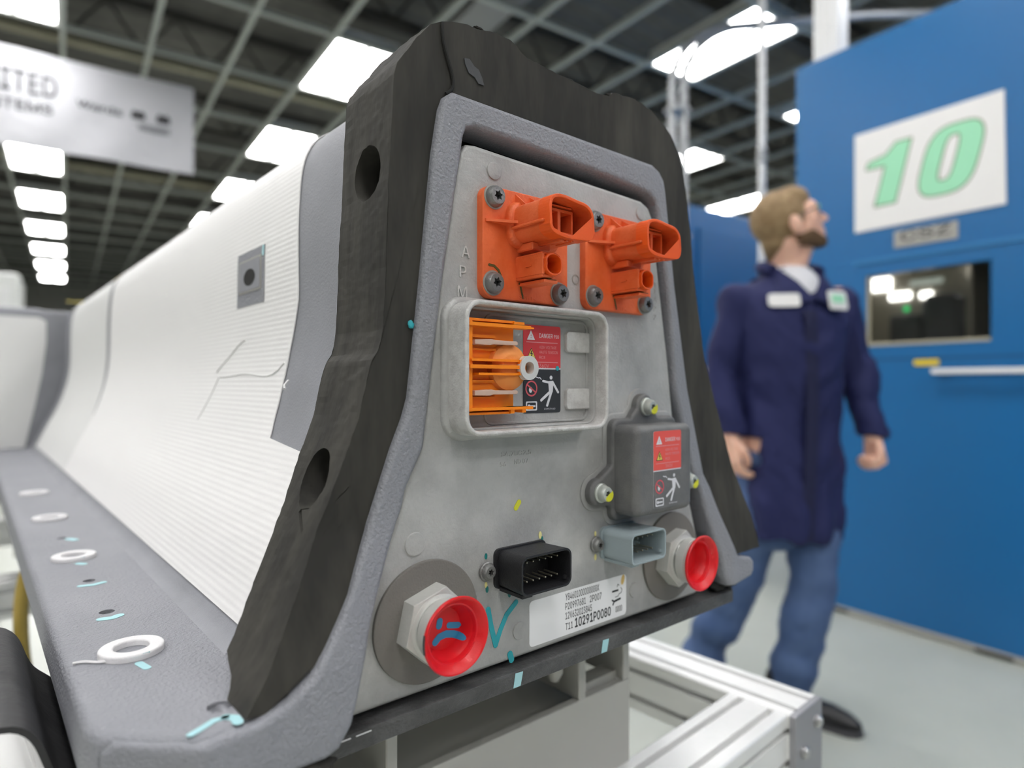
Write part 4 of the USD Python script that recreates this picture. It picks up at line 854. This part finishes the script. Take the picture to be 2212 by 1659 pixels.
part(fo, 'scuff', prism(affinity.rotate(Polygon([(.094, .2265), (.097, .2300), (.103, .2296), (.107, .2310), (.1125, .2290), (.117, .2262), (.113, .2228), (.108, .2236), (.103, .2215), (.097, .2238)]), -38), .0006, .0013), 'foam_scuff', smooth=False)
for c in ((.0520, .04), (.0260, -.098)): part(fo, 'paint_dab', lump((c[0], .0, c[1]), (.0022, .0008, .0028), 4), 'paint_teal')
for i, (u, z) in enumerate(((.112, .2612), (.121, .2622), (.163, .2530), (.169, .2530), (.186, .2522), (.196, .2520), (.206, .2515), (.236, .2500), (.250, .2510), (.2555, .2535), (.086, .2555), (.094, .2575))):
    part(fo, 'torn_edge', lump((u, .004 + .003 * (i % 3), z), (.0045, .002, .0011), i + 20), 'foam', smooth=60)

# ------------------------------------------------------------------ bracket and aluminium cart under the pack
br = bthing('support_bracket', 'grey welded steel bracket carrying the end of the battery pack', 'bracket', (0, .08, -.41))
fh = -.2285 + .41 - .0002
front = sbox(-.06, 0, .376, .090)
part(br, 'front_plate', prism(front, 0, .008, .001, 2), 'bracket', smooth=False)
for u in (.078, .297, .3655): part(br, 'upright_rib', box(u, u + .0105, 0, .20, .090, fh, .001), 'bracket', smooth=False)
for u in (-.055,): part(br, 'upright_rib', box(u, u + .0105, 0, .20, .090, fh, .001), 'bracket', smooth=False)
part(br, 'shelf', box(-.06, .376, .008, .20, .060, .070), 'bracket', smooth=False)
part(br, 'back_plate', box(-.06, .376, .192, .20, 0, .09), 'bracket', smooth=False)
part(br, 'top_plate', box(-.06, .376, .005, .20, fh - .006, fh), 'bracket', smooth=False)
part(br, 'cross_bar', box(.3075, .3655, .01, .03, .088, .098), 'bracket', smooth=False)
part(br, 'rounded_stud', tube(smooth_path([(.262, .10, .175), (.270, .05, .155), (.276, .025, .138), (.279, .018, .122), (.279, .018, .110)], 16), [.010] * 10 + [.0105, .011, .011, .0105, .009, .005], 14), 'bracket')
br2 = bthing('support_bracket', 'second grey bracket holding the far end of the battery pack', 'bracket', (0, 1.55, -.41))
part(br2, 'front_plate', prism(sbox(-.09, 0, .49, fh), 0, .008), 'bracket', smooth=False)
for u in (-.08, .2, .47): part(br2, 'upright_rib', box(u, u + .0105, .008, .18, 0, fh), 'bracket', smooth=False)

CR = 8.6
ct = thing('extrusion_cart', 'cart frame of slotted aluminium extrusion under the battery pack', 'cart', (.8152, .4725, 0), CR)
S = .08
def prof_poly(w=S, h=S):
    """Section of a slotted extrusion, two slots on each side, (x, z) from 0 to w, 0 to h."""
    p = rrect(0, 0, w, h, .004, 3)
    sl = []
    for k in (.25, .75):
        sl += [sbox(w * k - .0042, h - .010, w * k + .0042, h + .01), sbox(w * k - .0042, -.01, w * k + .0042, .010), sbox(-.01, h * k - .0042, .010, h * k + .0042), sbox(w - .010, h * k - .0042, w + .01, h * k + .0042)]
    return p.difference(unary_union(sl))
PP = prof_poly()
def rail_y(name, x0, y0, y1, z0=.67):
    part(ct, name, shifted(prism(PP, y0, y1), (x0, 0, z0)), 'alu', smooth=20)
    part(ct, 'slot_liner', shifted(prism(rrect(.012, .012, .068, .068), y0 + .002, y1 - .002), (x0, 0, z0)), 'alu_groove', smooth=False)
def rail_x(name, x0, x1, y0, z0=.67):
    m = prism(PP, x0, x1); v = m.vertices; part(ct, name, trimesh.Trimesh(np.stack([v[:, 1], y0 + S - v[:, 0], v[:, 2] + z0], 1), m.faces, process=False), 'alu', smooth=20)
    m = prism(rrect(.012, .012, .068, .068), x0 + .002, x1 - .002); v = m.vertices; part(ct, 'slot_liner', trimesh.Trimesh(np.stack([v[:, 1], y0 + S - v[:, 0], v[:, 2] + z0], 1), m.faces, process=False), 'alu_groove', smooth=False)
def post(x0, y0, z1=.67):
    m = prism(PP, .12, z1); v = m.vertices; part(ct, 'leg', trimesh.Trimesh(np.stack([v[:, 0] + x0, y0 + v[:, 2], v[:, 1]], 1)[:, [0, 1, 2]], m.faces[:, ::-1], process=False), 'alu', smooth=20)
LX = -.84
rail_y('side_rail', -S, .004, 2.2); rail_y('side_rail', LX, .004, 2.2)
rail_x('end_rail', LX + S, -S, .006); rail_x('cross_rail', LX + S, -S, 1.35); rail_x('end_rail', LX + S, -S, 2.12)
rail_x('lower_rail', LX + S, -S, .006, .44)
for x in (-S, LX):
    for y in (.004, 2.12): post(x, y)
for x in (-S, LX):
    cpx = part(ct, 'end_cap', prism(rrect(x, .60, x + S, .75, .003), -.004, .004, .001, 2), 'alu_end', smooth=False, label='grey end plate screwed over the rail end')
    for bx_, bz in ((x + .022, .70), (x + .062, .725), (x + .022, .66), (x + .062, .63)):
        part(cpx, 'cap_bolt', lathe([(.008, 0), (.008, .004), (.005, .007)], (bx_, bz), -.004, 20), 'bolt')
for y in (.10, .125): part(ct, 'joint_bolt', tube([(-S - .004, y + .012, .69), (-S + .004, y + .012, .69)], .006, 12), 'bolt')
for x in (-S, LX):
    for y in (.004, 2.12):
        w_ = part(ct, 'caster', [tube([(x + .028, y + .04, .05), (x + .052, y + .04, .05)], .05, 24), box(x + .02, x + .024, y + .02, y + .06, .05, .12), box(x + .056, x + .06, y + .02, y + .06, .05, .12), box(x + .015, x + .065, y + .01, y + .07, .112, .12)], 'ink_grey')
yc = thing('yellow_cable', 'yellow cable hanging to the floor behind the black rubber flap', 'cable', (-.05, 1.4, 0))
top = np.array(bw((-.06, 1.0, -.245))) - np.array([-.05, 1.4, 0])
cpts = [tuple(top), (-.014, -.022, .80), (-.016, -.02, .75), (.010, -.03, .54), (.03, -.06, .30), (.03, -.12, .06), (.06, -.22, .014), (.2, -.4, .014), (.5, -.6, .014)]
part(yc, 'cable_run', tube(smooth_path(cpts, 70), .011, 12), 'cable')
part(yc, 'plug', tube([tuple(top), tuple(top * .3 + np.array((-.014, -.022, .80)) * .7)], .016, 14), 'yellow')

# ------------------------------------------------------------------ the man in the navy coat: local x = his left, -y = the way his chest faces
PC = (2.07, 1.31, 0)
pe = thing('person', 'bearded man in a navy work coat and jeans looking up at the blue chamber', 'person', PC, -24)
A = lambda a, b, z: (a, -b, z)
def ch_(*js): return hullchain([(A(*j[:3]), j[3]) for j in js])
# head frame
hy, hp = math.radians(76), math.radians(20)
Hc = np.array(A(-.015, .02, 1.705))
fw = np.array([math.sin(hy) * math.cos(hp), -math.cos(hy) * math.cos(hp), math.sin(hp)])
lt = np.array([math.cos(hy), math.sin(hy), 0.0]); up = np.cross(lt, -fw); up = np.cross(fw, lt) * -1 if np.cross(fw, lt)[2] < 0 else np.cross(fw, lt)
Hd = lambda x, y, z: tuple(Hc + x * lt + y * fw + z * up)
def hs(*js): return hullchain([(Hd(*j[:3]), j[3]) for j in js])
def ell(c, r, n=32):
    R = np.stack([lt, fw, up], 1); m = mf.Manifold.sphere(1, n).scale(r)
    return m.transform(np.c_[R, Hd(*c)])
jaw = mf.Manifold.batch_hull([mf.Manifold.sphere(r, 18).translate(Hd(*p)) for p, r in (((0, .082, -.088), .020), ((.018, .078, -.086), .018), ((-.018, .078, -.086), .018), ((.050, .005, -.060), .022), ((-.050, .005, -.060), .022), ((.048, .055, -.015), .026), ((-.048, .055, -.015), .026), ((0, .075, -.03), .03), ((.03, .07, .03), .03), ((-.03, .07, .03), .03))])
nose = hs((0, .094, .030, .008), (0, .112, .0, .0095), (0, .124, -.018, .0115)).__add__(hs((.012, .108, -.022, .0085), (0, .116, -.020, .010), (-.012, .108, -.022, .0085)))
lips = hs((-.020, .090, -.052, .007), (0, .103, -.050, .0085), (.020, .090, -.052, .007)) + hs((-.018, .088, -.064, .007), (0, .101, -.063, .0085), (.018, .088, -.064, .007))
brow = hs((-.036, .082, .034, .013), (0, .094, .036, .013), (.036, .082, .034, .013))
ears = [ell((s * .080, -.006, -.012), (.012, .021, .034)) + ell((s * .078, -.002, -.035), (.010, .012, .012)) for s in (-1, 1)]
skull = ell((0, -.012, .030), (.077, .100, .094))
neck = hullchain([(Hd(0, -.022, -.055), .056), (A(0, -.005, 1.58), .058), (A(0, -.012, 1.50), .072)]) + hullchain([(Hd(0, .03, -.075), .035), (A(0, .012, 1.55), .045)])
head = union([skull, jaw, nose, lips, brow, neck] + ears)
torso = ch_((0, 0, 1.42, .105), (0, 0, 1.2, .11), (0, -.01, .98, .12)) + ch_((-.15, -.01, 1.43, .055), (0, 0, 1.44, .08), (.15, .01, 1.43, .055)) + ch_((-.08, 0, 1.3, .09), (.08, 0, 1.3, .09)) + ch_((-.075, 0, .96, .095), (.075, 0, .96, .095))
JR = dict(sh=(-.175, -.02, 1.445), el=(-.228, -.045, 1.215), wr=(-.220, .005, .985))
JL = dict(sh=(.178, .02, 1.445), el=(.238, .035, 1.205), wr=(.252, .095, .985))
arms = [ch_((*J['sh'], .055), (*J['el'], .042), (*J['wr'], .029)) for J in (JR, JL)]
def hand(J, s, curl):
    w = np.array(J['wr']); e = np.array(J['el']); d = (w - e) / np.linalg.norm(w - e)
    d = d * .6 + np.array([0, 0, -1.0]) * .6; d /= np.linalg.norm(d)
    acr = np.array([0, 1.0, 0]) - d * d[1]; acr /= np.linalg.norm(acr)           # across the palm, thumb side to the front
    nrm = np.cross(acr, d) * 1.0
    if nrm[0] * s > 0: nrm = -nrm                                               # palm faces the thigh
    P = lambda a, l, h: w + acr * a + d * l + nrm * h
    ball = lambda p, r: mf.Manifold.sphere(r, 16).translate(A(*p))
    palm = mf.Manifold.batch_hull([ball(P(a, l, 0), r) for a, l, r in ((-.016, .012, .018), (.016, .012, .018), (-.032, .085, .014), (.034, .088, .014), (0, .092, .015))])
    out = [palm, hullchain([(A(*w), .029), (A(*P(0, .02, 0)), .026)])]
    for k, (a, ln) in enumerate(((.033, .068), (.012, .076), (-.010, .071), (-.031, .056))):
        p = P(a, .090, 0); ang = 0; js = [(A(*p), .0105)]
        for seg, b in ((.45, curl), (.30, curl * 1.25), (.25, curl * .8)):
            ang += b; p = p + (d * math.cos(ang) + nrm * math.sin(ang)) * ln * seg; js.append((A(*p), .0098 - .001 * len(js) * .5))
        out.append(hullchain(js, 14))
    t0 = P(.030, .030, .004); t1 = P(.050, .058, .016); t2 = P(.044, .086, .030); t3 = P(.028, .104, .036)
    out.append(hullchain([(A(*t0), .014), (A(*t1), .0125), (A(*t2), .011), (A(*t3), .0095)], 14))
    return union(out)
hands = [hand(JR, -1, .42), hand(JL, 1, 1.05)]
LR = dict(h=(-.080, -.01, .93), k=(-.122, -.085, .50), a=(-.200, -.225, .135))
LL = dict(h=(.075, .0, .93), k=(.072, .035, .50), a=(.036, -.035, .095))
legs = [ch_((*L['h'], .085), (*L['k'], .056), (*L['a'], .038)) for L in (LR, LL)]
body = union([head, torso] + arms + hands + legs)
part(pe, 'body', soft(body, .010, 8), 'skin', smooth=True)
# eyes
for s in (-1, 1):
    ey = part(pe, 'eye', tm(ell((s * .031, .083, .012), (.0125, .0125, .0105), 20)), 'tshirt', smooth=True)
    part(ey, 'iris', tm(ell((s * .031, .0935, .013), (.006, .0035, .006), 16)), 'ink', smooth=True)
# hair: a shell over the skull, cut along the hairline
hair = ell((0, -.016, .033), (.0825, .1045, .0985))
cut = mf.Manifold.cube((.4, .3, .4), True).transform(np.c_[np.stack([lt, fw, up], 1), Hd(0, .205, -.055)])
cut2 = mf.Manifold.cube((.4, .3, .3), True).transform(np.c_[np.stack([lt, fw * .94 + up * -.34, up * .94 + fw * .34], 1), Hd(0, .150, -.118)])
top = ell((0, .028, .072), (.066, .070, .058))
hairm = (hair - cut - cut2 - union([ell((s * .085, -.004, -.012), (.03, .024, .036)) for s in (-1, 1)])) + (top - mf.Manifold.cube((.4, .3, .4), True).transform(np.c_[np.stack([lt, fw, up], 1), Hd(0, .235, 0)]))
nape = hullchain([(Hd(0, -.055, -.03), .052), (A(-.006, -.035, 1.60), .046)]) - cut2
hm = soft(hairm, .010, 6); hm.vertices += (meshkit.fbm(hm.vertices * 90, 3, 2) - .5)[:, None] * .004 * np.array([1, 1, 1])
part(pe, 'hair', hm, 'hair', smooth=50, label='short light brown hair')
part(pe, 'hair', soft(nape, .01, 6), 'hair', smooth=50)
bd = mf.Manifold.batch_hull([mf.Manifold.sphere(r, 18).translate(Hd(*p)) for p, r in (((0, .083, -.090), .0225), ((.020, .078, -.088), .0205), ((-.020, .078, -.088), .0205), ((.051, .008, -.060), .0245), ((-.051, .008, -.060), .0245), ((.05, .03, -.045), .024), ((-.05, .03, -.045), .024))])
bdm = soft(bd - lips - mf.Manifold.cube((.3, .1, .1), True).transform(np.c_[np.stack([lt, fw, up], 1), Hd(0, .06, .006)]), .008, 5)
bdm.vertices += (meshkit.fbm(bdm.vertices * 120, 3, 7) - .5)[:, None] * .004
part(pe, 'beard', bdm, 'beard', smooth=50)
# safety glasses
gl = []
for s in (-1, 1):
    c = [Hd(s * x, y, z) for x, y, z in ((.008, .112, .030), (.036, .108, .032), (.060, .090, .030), (.062, .086, .004), (.050, .094, -.010), (.020, .108, -.010), (.008, .112, .004), (.008, .112, .030))]
    gl.append(tube(c, .0016, 6)); gl.append(tube([Hd(s * .062, .088, .022), Hd(s * .082, .03, .014), Hd(s * .084, -.02, .006)], .0022, 6))
g_ = part(pe, 'safety_glasses', gl + [tube([Hd(-.008, .112, .026), Hd(.008, .112, .026)], .0018, 6)], 'glasses_frame')
for s in (-1, 1):
    V = np.array([Hd(s * x, y, z) for x, y, z in ((.008, .1125, .030), (.036, .1085, .032), (.060, .0905, .030), (.062, .0865, .004), (.050, .0945, -.010), (.020, .1085, -.010), (.008, .1125, .004))])
    part(g_, 'lens', trimesh.Trimesh(np.vstack([V, V.mean(0)]), [[7, i, (i + 1) % 7] for i in range(7)], process=False), 'clear_lens', smooth=True)
# white T-shirt, coat, jeans, shoes
ts = ch_((0, .012, 1.47, .105), (0, .018, 1.35, .112)) + ch_((0, -.008, 1.525, .074), (0, .0, 1.47, .09))
part(pe, 't_shirt', soft(ts, .012, 6), 'tshirt', smooth=True)
def ring(z, a, b, cy, N=64, n=2.5):
    t = np.arange(N) * 2 * math.pi / N; c, s = np.cos(t), np.sin(t)
    return np.stack([np.sign(c) * abs(c) ** (2 / n) * a, -cy + np.sign(s) * abs(s) ** (2 / n) * b, np.full(N, z)], 1)
def loft(rs):
    N = len(rs[0]); V = np.vstack(rs); F = []
    i = np.arange(N); j = (i + 1) % N
    for l in range(len(rs) - 1): F += [np.stack([l * N + i, l * N + j, (l + 1) * N + j], 1), np.stack([l * N + i, (l + 1) * N + j, (l + 1) * N + i], 1)]
    V = np.vstack([V, rs[0].mean(0), rs[-1].mean(0)]); k = len(rs) * N
    F += [np.stack([j, i, np.full(N, k)], 1), np.stack([k - N + i, k - N + j, np.full(N, k + 1)], 1)]
    m = trimesh.Trimesh(V, np.vstack(F), process=False)
    if m.volume < 0: m.invert()
    return m
coat = man(loft([ring(.635, .172, .142, -.01), ring(.75, .172, .140, -.005), ring(.9, .172, .140, 0), ring(1.02, .172, .138, 0), ring(1.15, .174, .136, .005), ring(1.28, .184, .138, .008), ring(1.38, .198, .135, .006), ring(1.45, .195, .122, 0), ring(1.50, .160, .100, -.006), ring(1.535, .112, .084, -.012), ring(1.555, .088, .076, -.016)]))
sleeves = [ch_((*JR['sh'][:2], 1.435, .074), (*JR['el'], .060), (JR['wr'][0], JR['wr'][1], 1.00, .047)), ch_((*JL['sh'][:2], 1.435, .074), (*JL['el'], .060), (JL['wr'][0], JL['wr'][1] - .004, 1.00, .047))]
vcut = tm(mf.Manifold.hull_points(np.array([A(-.068, .03, 1.60), A(.068, .03, 1.60), A(-.068, .25, 1.60), A(.068, .25, 1.60), A(0, .03, 1.452), A(0, .25, 1.452)])))
coatm = coat - man(vcut) + union(sleeves)
cuffs = [mf.Manifold.cube((.16, .16, .1), True).translate(A(J['wr'][0], J['wr'][1], .935)) for J in (JR, JL)]
ctm = soft(coatm - union(cuffs), .014, 6)
v = ctm.vertices; nn = ctm.vertex_normals
fold = (meshkit.fbm(np.stack([v[:, 0] * 7 + v[:, 2] * 3, v[:, 1] * 7, v[:, 2] * 9 - abs(v[:, 0]) * 6], 1), 3, 3) - .5) * .046
fold += .006 * np.sin(v[:, 2] * 34 + v[:, 0] * 18) * np.clip((abs(v[:, 0]) - .19) / .04, 0, 1)
fold += .010 * np.sin(np.arctan2(v[:, 1], v[:, 0]) * 9) * np.clip((.95 - v[:, 2]) / .3, 0, 1)
v += nn * fold[:, None]
part(pe, 'coat', trimesh.Trimesh(v, ctm.faces, process=False), 'coat', smooth=True, label='navy blue knee-length work coat')
front = lambda z: np.interp(z, [.635, .9, 1.15, 1.38, 1.45], [.132, .140, .141, .143, .126])
pz = np.linspace(.65, 1.40, 30)
P = np.stack([np.stack([np.array([x + .006 * math.sin(z * 7), -(front(z) + .008), z]) for z in pz], 0) for x in (-.042, .002)], 0)
part(pe, 'coat_placket', slab(P, P + [0, -.004, 0]), 'coat_dark', smooth=True)
for s in (-1, 1):   # collar and lapel
    q = [A(s * .004, .148, 1.440), A(s * .046, .118, 1.500), A(s * .082, .055, 1.555), A(s * .096, .035, 1.520), A(s * .105, .112, 1.462), A(s * .052, .146, 1.425)]
    part(pe, 'collar', tm(mf.Manifold.hull_points(np.array([np.array(p) + np.array(d) for p in q for d in ((0, 0, 0), (0, .012, 0))]))), 'coat', smooth=False)
part(pe, 'collar', tube(smooth_path([A(-.086, .04, 1.545), A(-.080, -.04, 1.570), A(0, -.085, 1.580), A(.080, -.04, 1.570), A(.086, .04, 1.545)], 24), .022, 12), 'coat')
def chest_patch(x0, x1, z0, z1, m, rows):
    o = rrect(x0, z0, x1, z1, .010, 4); p = prism(o, -.004, 0); v = p.vertices
    v[:, 1] += -(np.interp(v[:, 2], [1.30, 1.38, 1.45, 1.5], [.149, .146, .134, .112]) - np.interp(abs(v[:, 0]), [0, .08, .13, .17], [0, .006, .022, .050]) + .012); return p
pa = part(pe, 'name_patch', chest_patch(-.150, -.057, 1.412, 1.455, 0, 1), 'sign_white', smooth=False, label='white name patch on the right chest')
pb_ = part(pe, 'name_patch', chest_patch(.048, .128, 1.405, 1.468, 0, 1), 'sign_white', smooth=False, label='white and pale green logo patch on the left chest')
gq = prism(rrect(.060, 1.428, .113, 1.455, .006, 4), -.004, 0); v = gq.vertices
v[:, 1] += -(np.interp(v[:, 2], [1.30, 1.38, 1.45, 1.5], [.149, .146, .134, .112]) - np.interp(abs(v[:, 0]), [0, .08, .13, .17], [0, .006, .022, .050]) + .0135)
part(pb_, 'green_print', gq, 'sign_green', smooth=False)
def leg_cloth(L, flare):
    k = np.array(L['k']); h = np.array(L['h']); a = np.array(L['a'])
    return ch_((*h, .090), (*(h * .5 + k * .5), .098), (*k, .079), (*(k * .45 + a * .55), .078), (*(a + (0, -.006, .02)), .074 + flare), (*(a + (0, -.012, -.045)), .078 + flare))
jm = union([leg_cloth(LR, .004), leg_cloth(LL, .0), ch_((-.055, -.02, .66, .085), (.05, .0, .66, .085)),  ch_((-.06, -.005, .95, .095), (.06, .005, .95, .095))])
jm = jm - mf.Manifold.cube((.5, .5, .2), True).translate(A(.036, -.04, -.072)) - mf.Manifold.cube((.3, .3, .2), True).rotate((-28, 0, 0)).translate(A(-.200, -.28, -.035))
jt = soft(jm, .014, 6); v = jt.vertices
v += jt.vertex_normals * ((meshkit.fbm(v * np.array([7, 7, 11]), 3, 8) - .5) * .030 + .006 * np.sin(v[:, 2] * 46 + v[:, 0] * 20) * np.clip((.36 - v[:, 2]) / .15, 0, 1))[:, None]
v[:, 2] = np.maximum(v[:, 2], .022)
part(pe, 'jeans', trimesh.Trimesh(v, jt.faces, process=False), 'jeans', smooth=True, label='faded blue jeans')
def shoe(c, pitch):
    s_ = hullchain([((0, .085, .045), .040), ((0, .02, .052), .042), ((0, -.06, .040), .040), ((.004, -.13, .033), .042), ((.006, -.175, .030), .034), ((.006, -.200, .026), .026)], 20) + hullchain([((0, .06, .05), .044), ((0, .05, .11), .042)])
    s_ = s_ - mf.Manifold.cube((.4, .6, .1), True).translate((0, 0, -.05 + .012))
    up_ = soft(s_, .010, 8)
    outl = Polygon([(-.032, .11), (-.038, .06), (-.034, -.02), (-.044, -.12), (-.038, -.19), (-.022, -.218), (.004, -.228), (.028, -.218), (.044, -.19), (.050, -.12), (.036, -.02), (.038, .06), (.032, .11)]).buffer(.004)
    so = zprism(outl, .0, .016, .004, 2)
    R = trimesh.transformations.rotation_matrix(pitch, (1, 0, 0), (0, -.13, 0)); up_.apply_transform(R); so.apply_transform(R)
    z = so.vertices[:, 2].min()
    return shifted(up_, (c[0], -c[1], -z)), shifted(so, (c[0], -c[1], -z))
for c, p, yw in (((.030, -.025), 0.0, 34), ((-.200, -.215), -.30, 2)):
    u_, s_ = shoe(c, p); R = trimesh.transformations.rotation_matrix(math.radians(yw), (0, 0, 1), (c[0], -c[1], 0)); u_.apply_transform(R); s_.apply_transform(R); sp = part(pe, 'shoe', u_, 'shoe', smooth=True, label='black leather shoe'); part(sp, 'sole', s_, 'ink_grey', smooth=False)
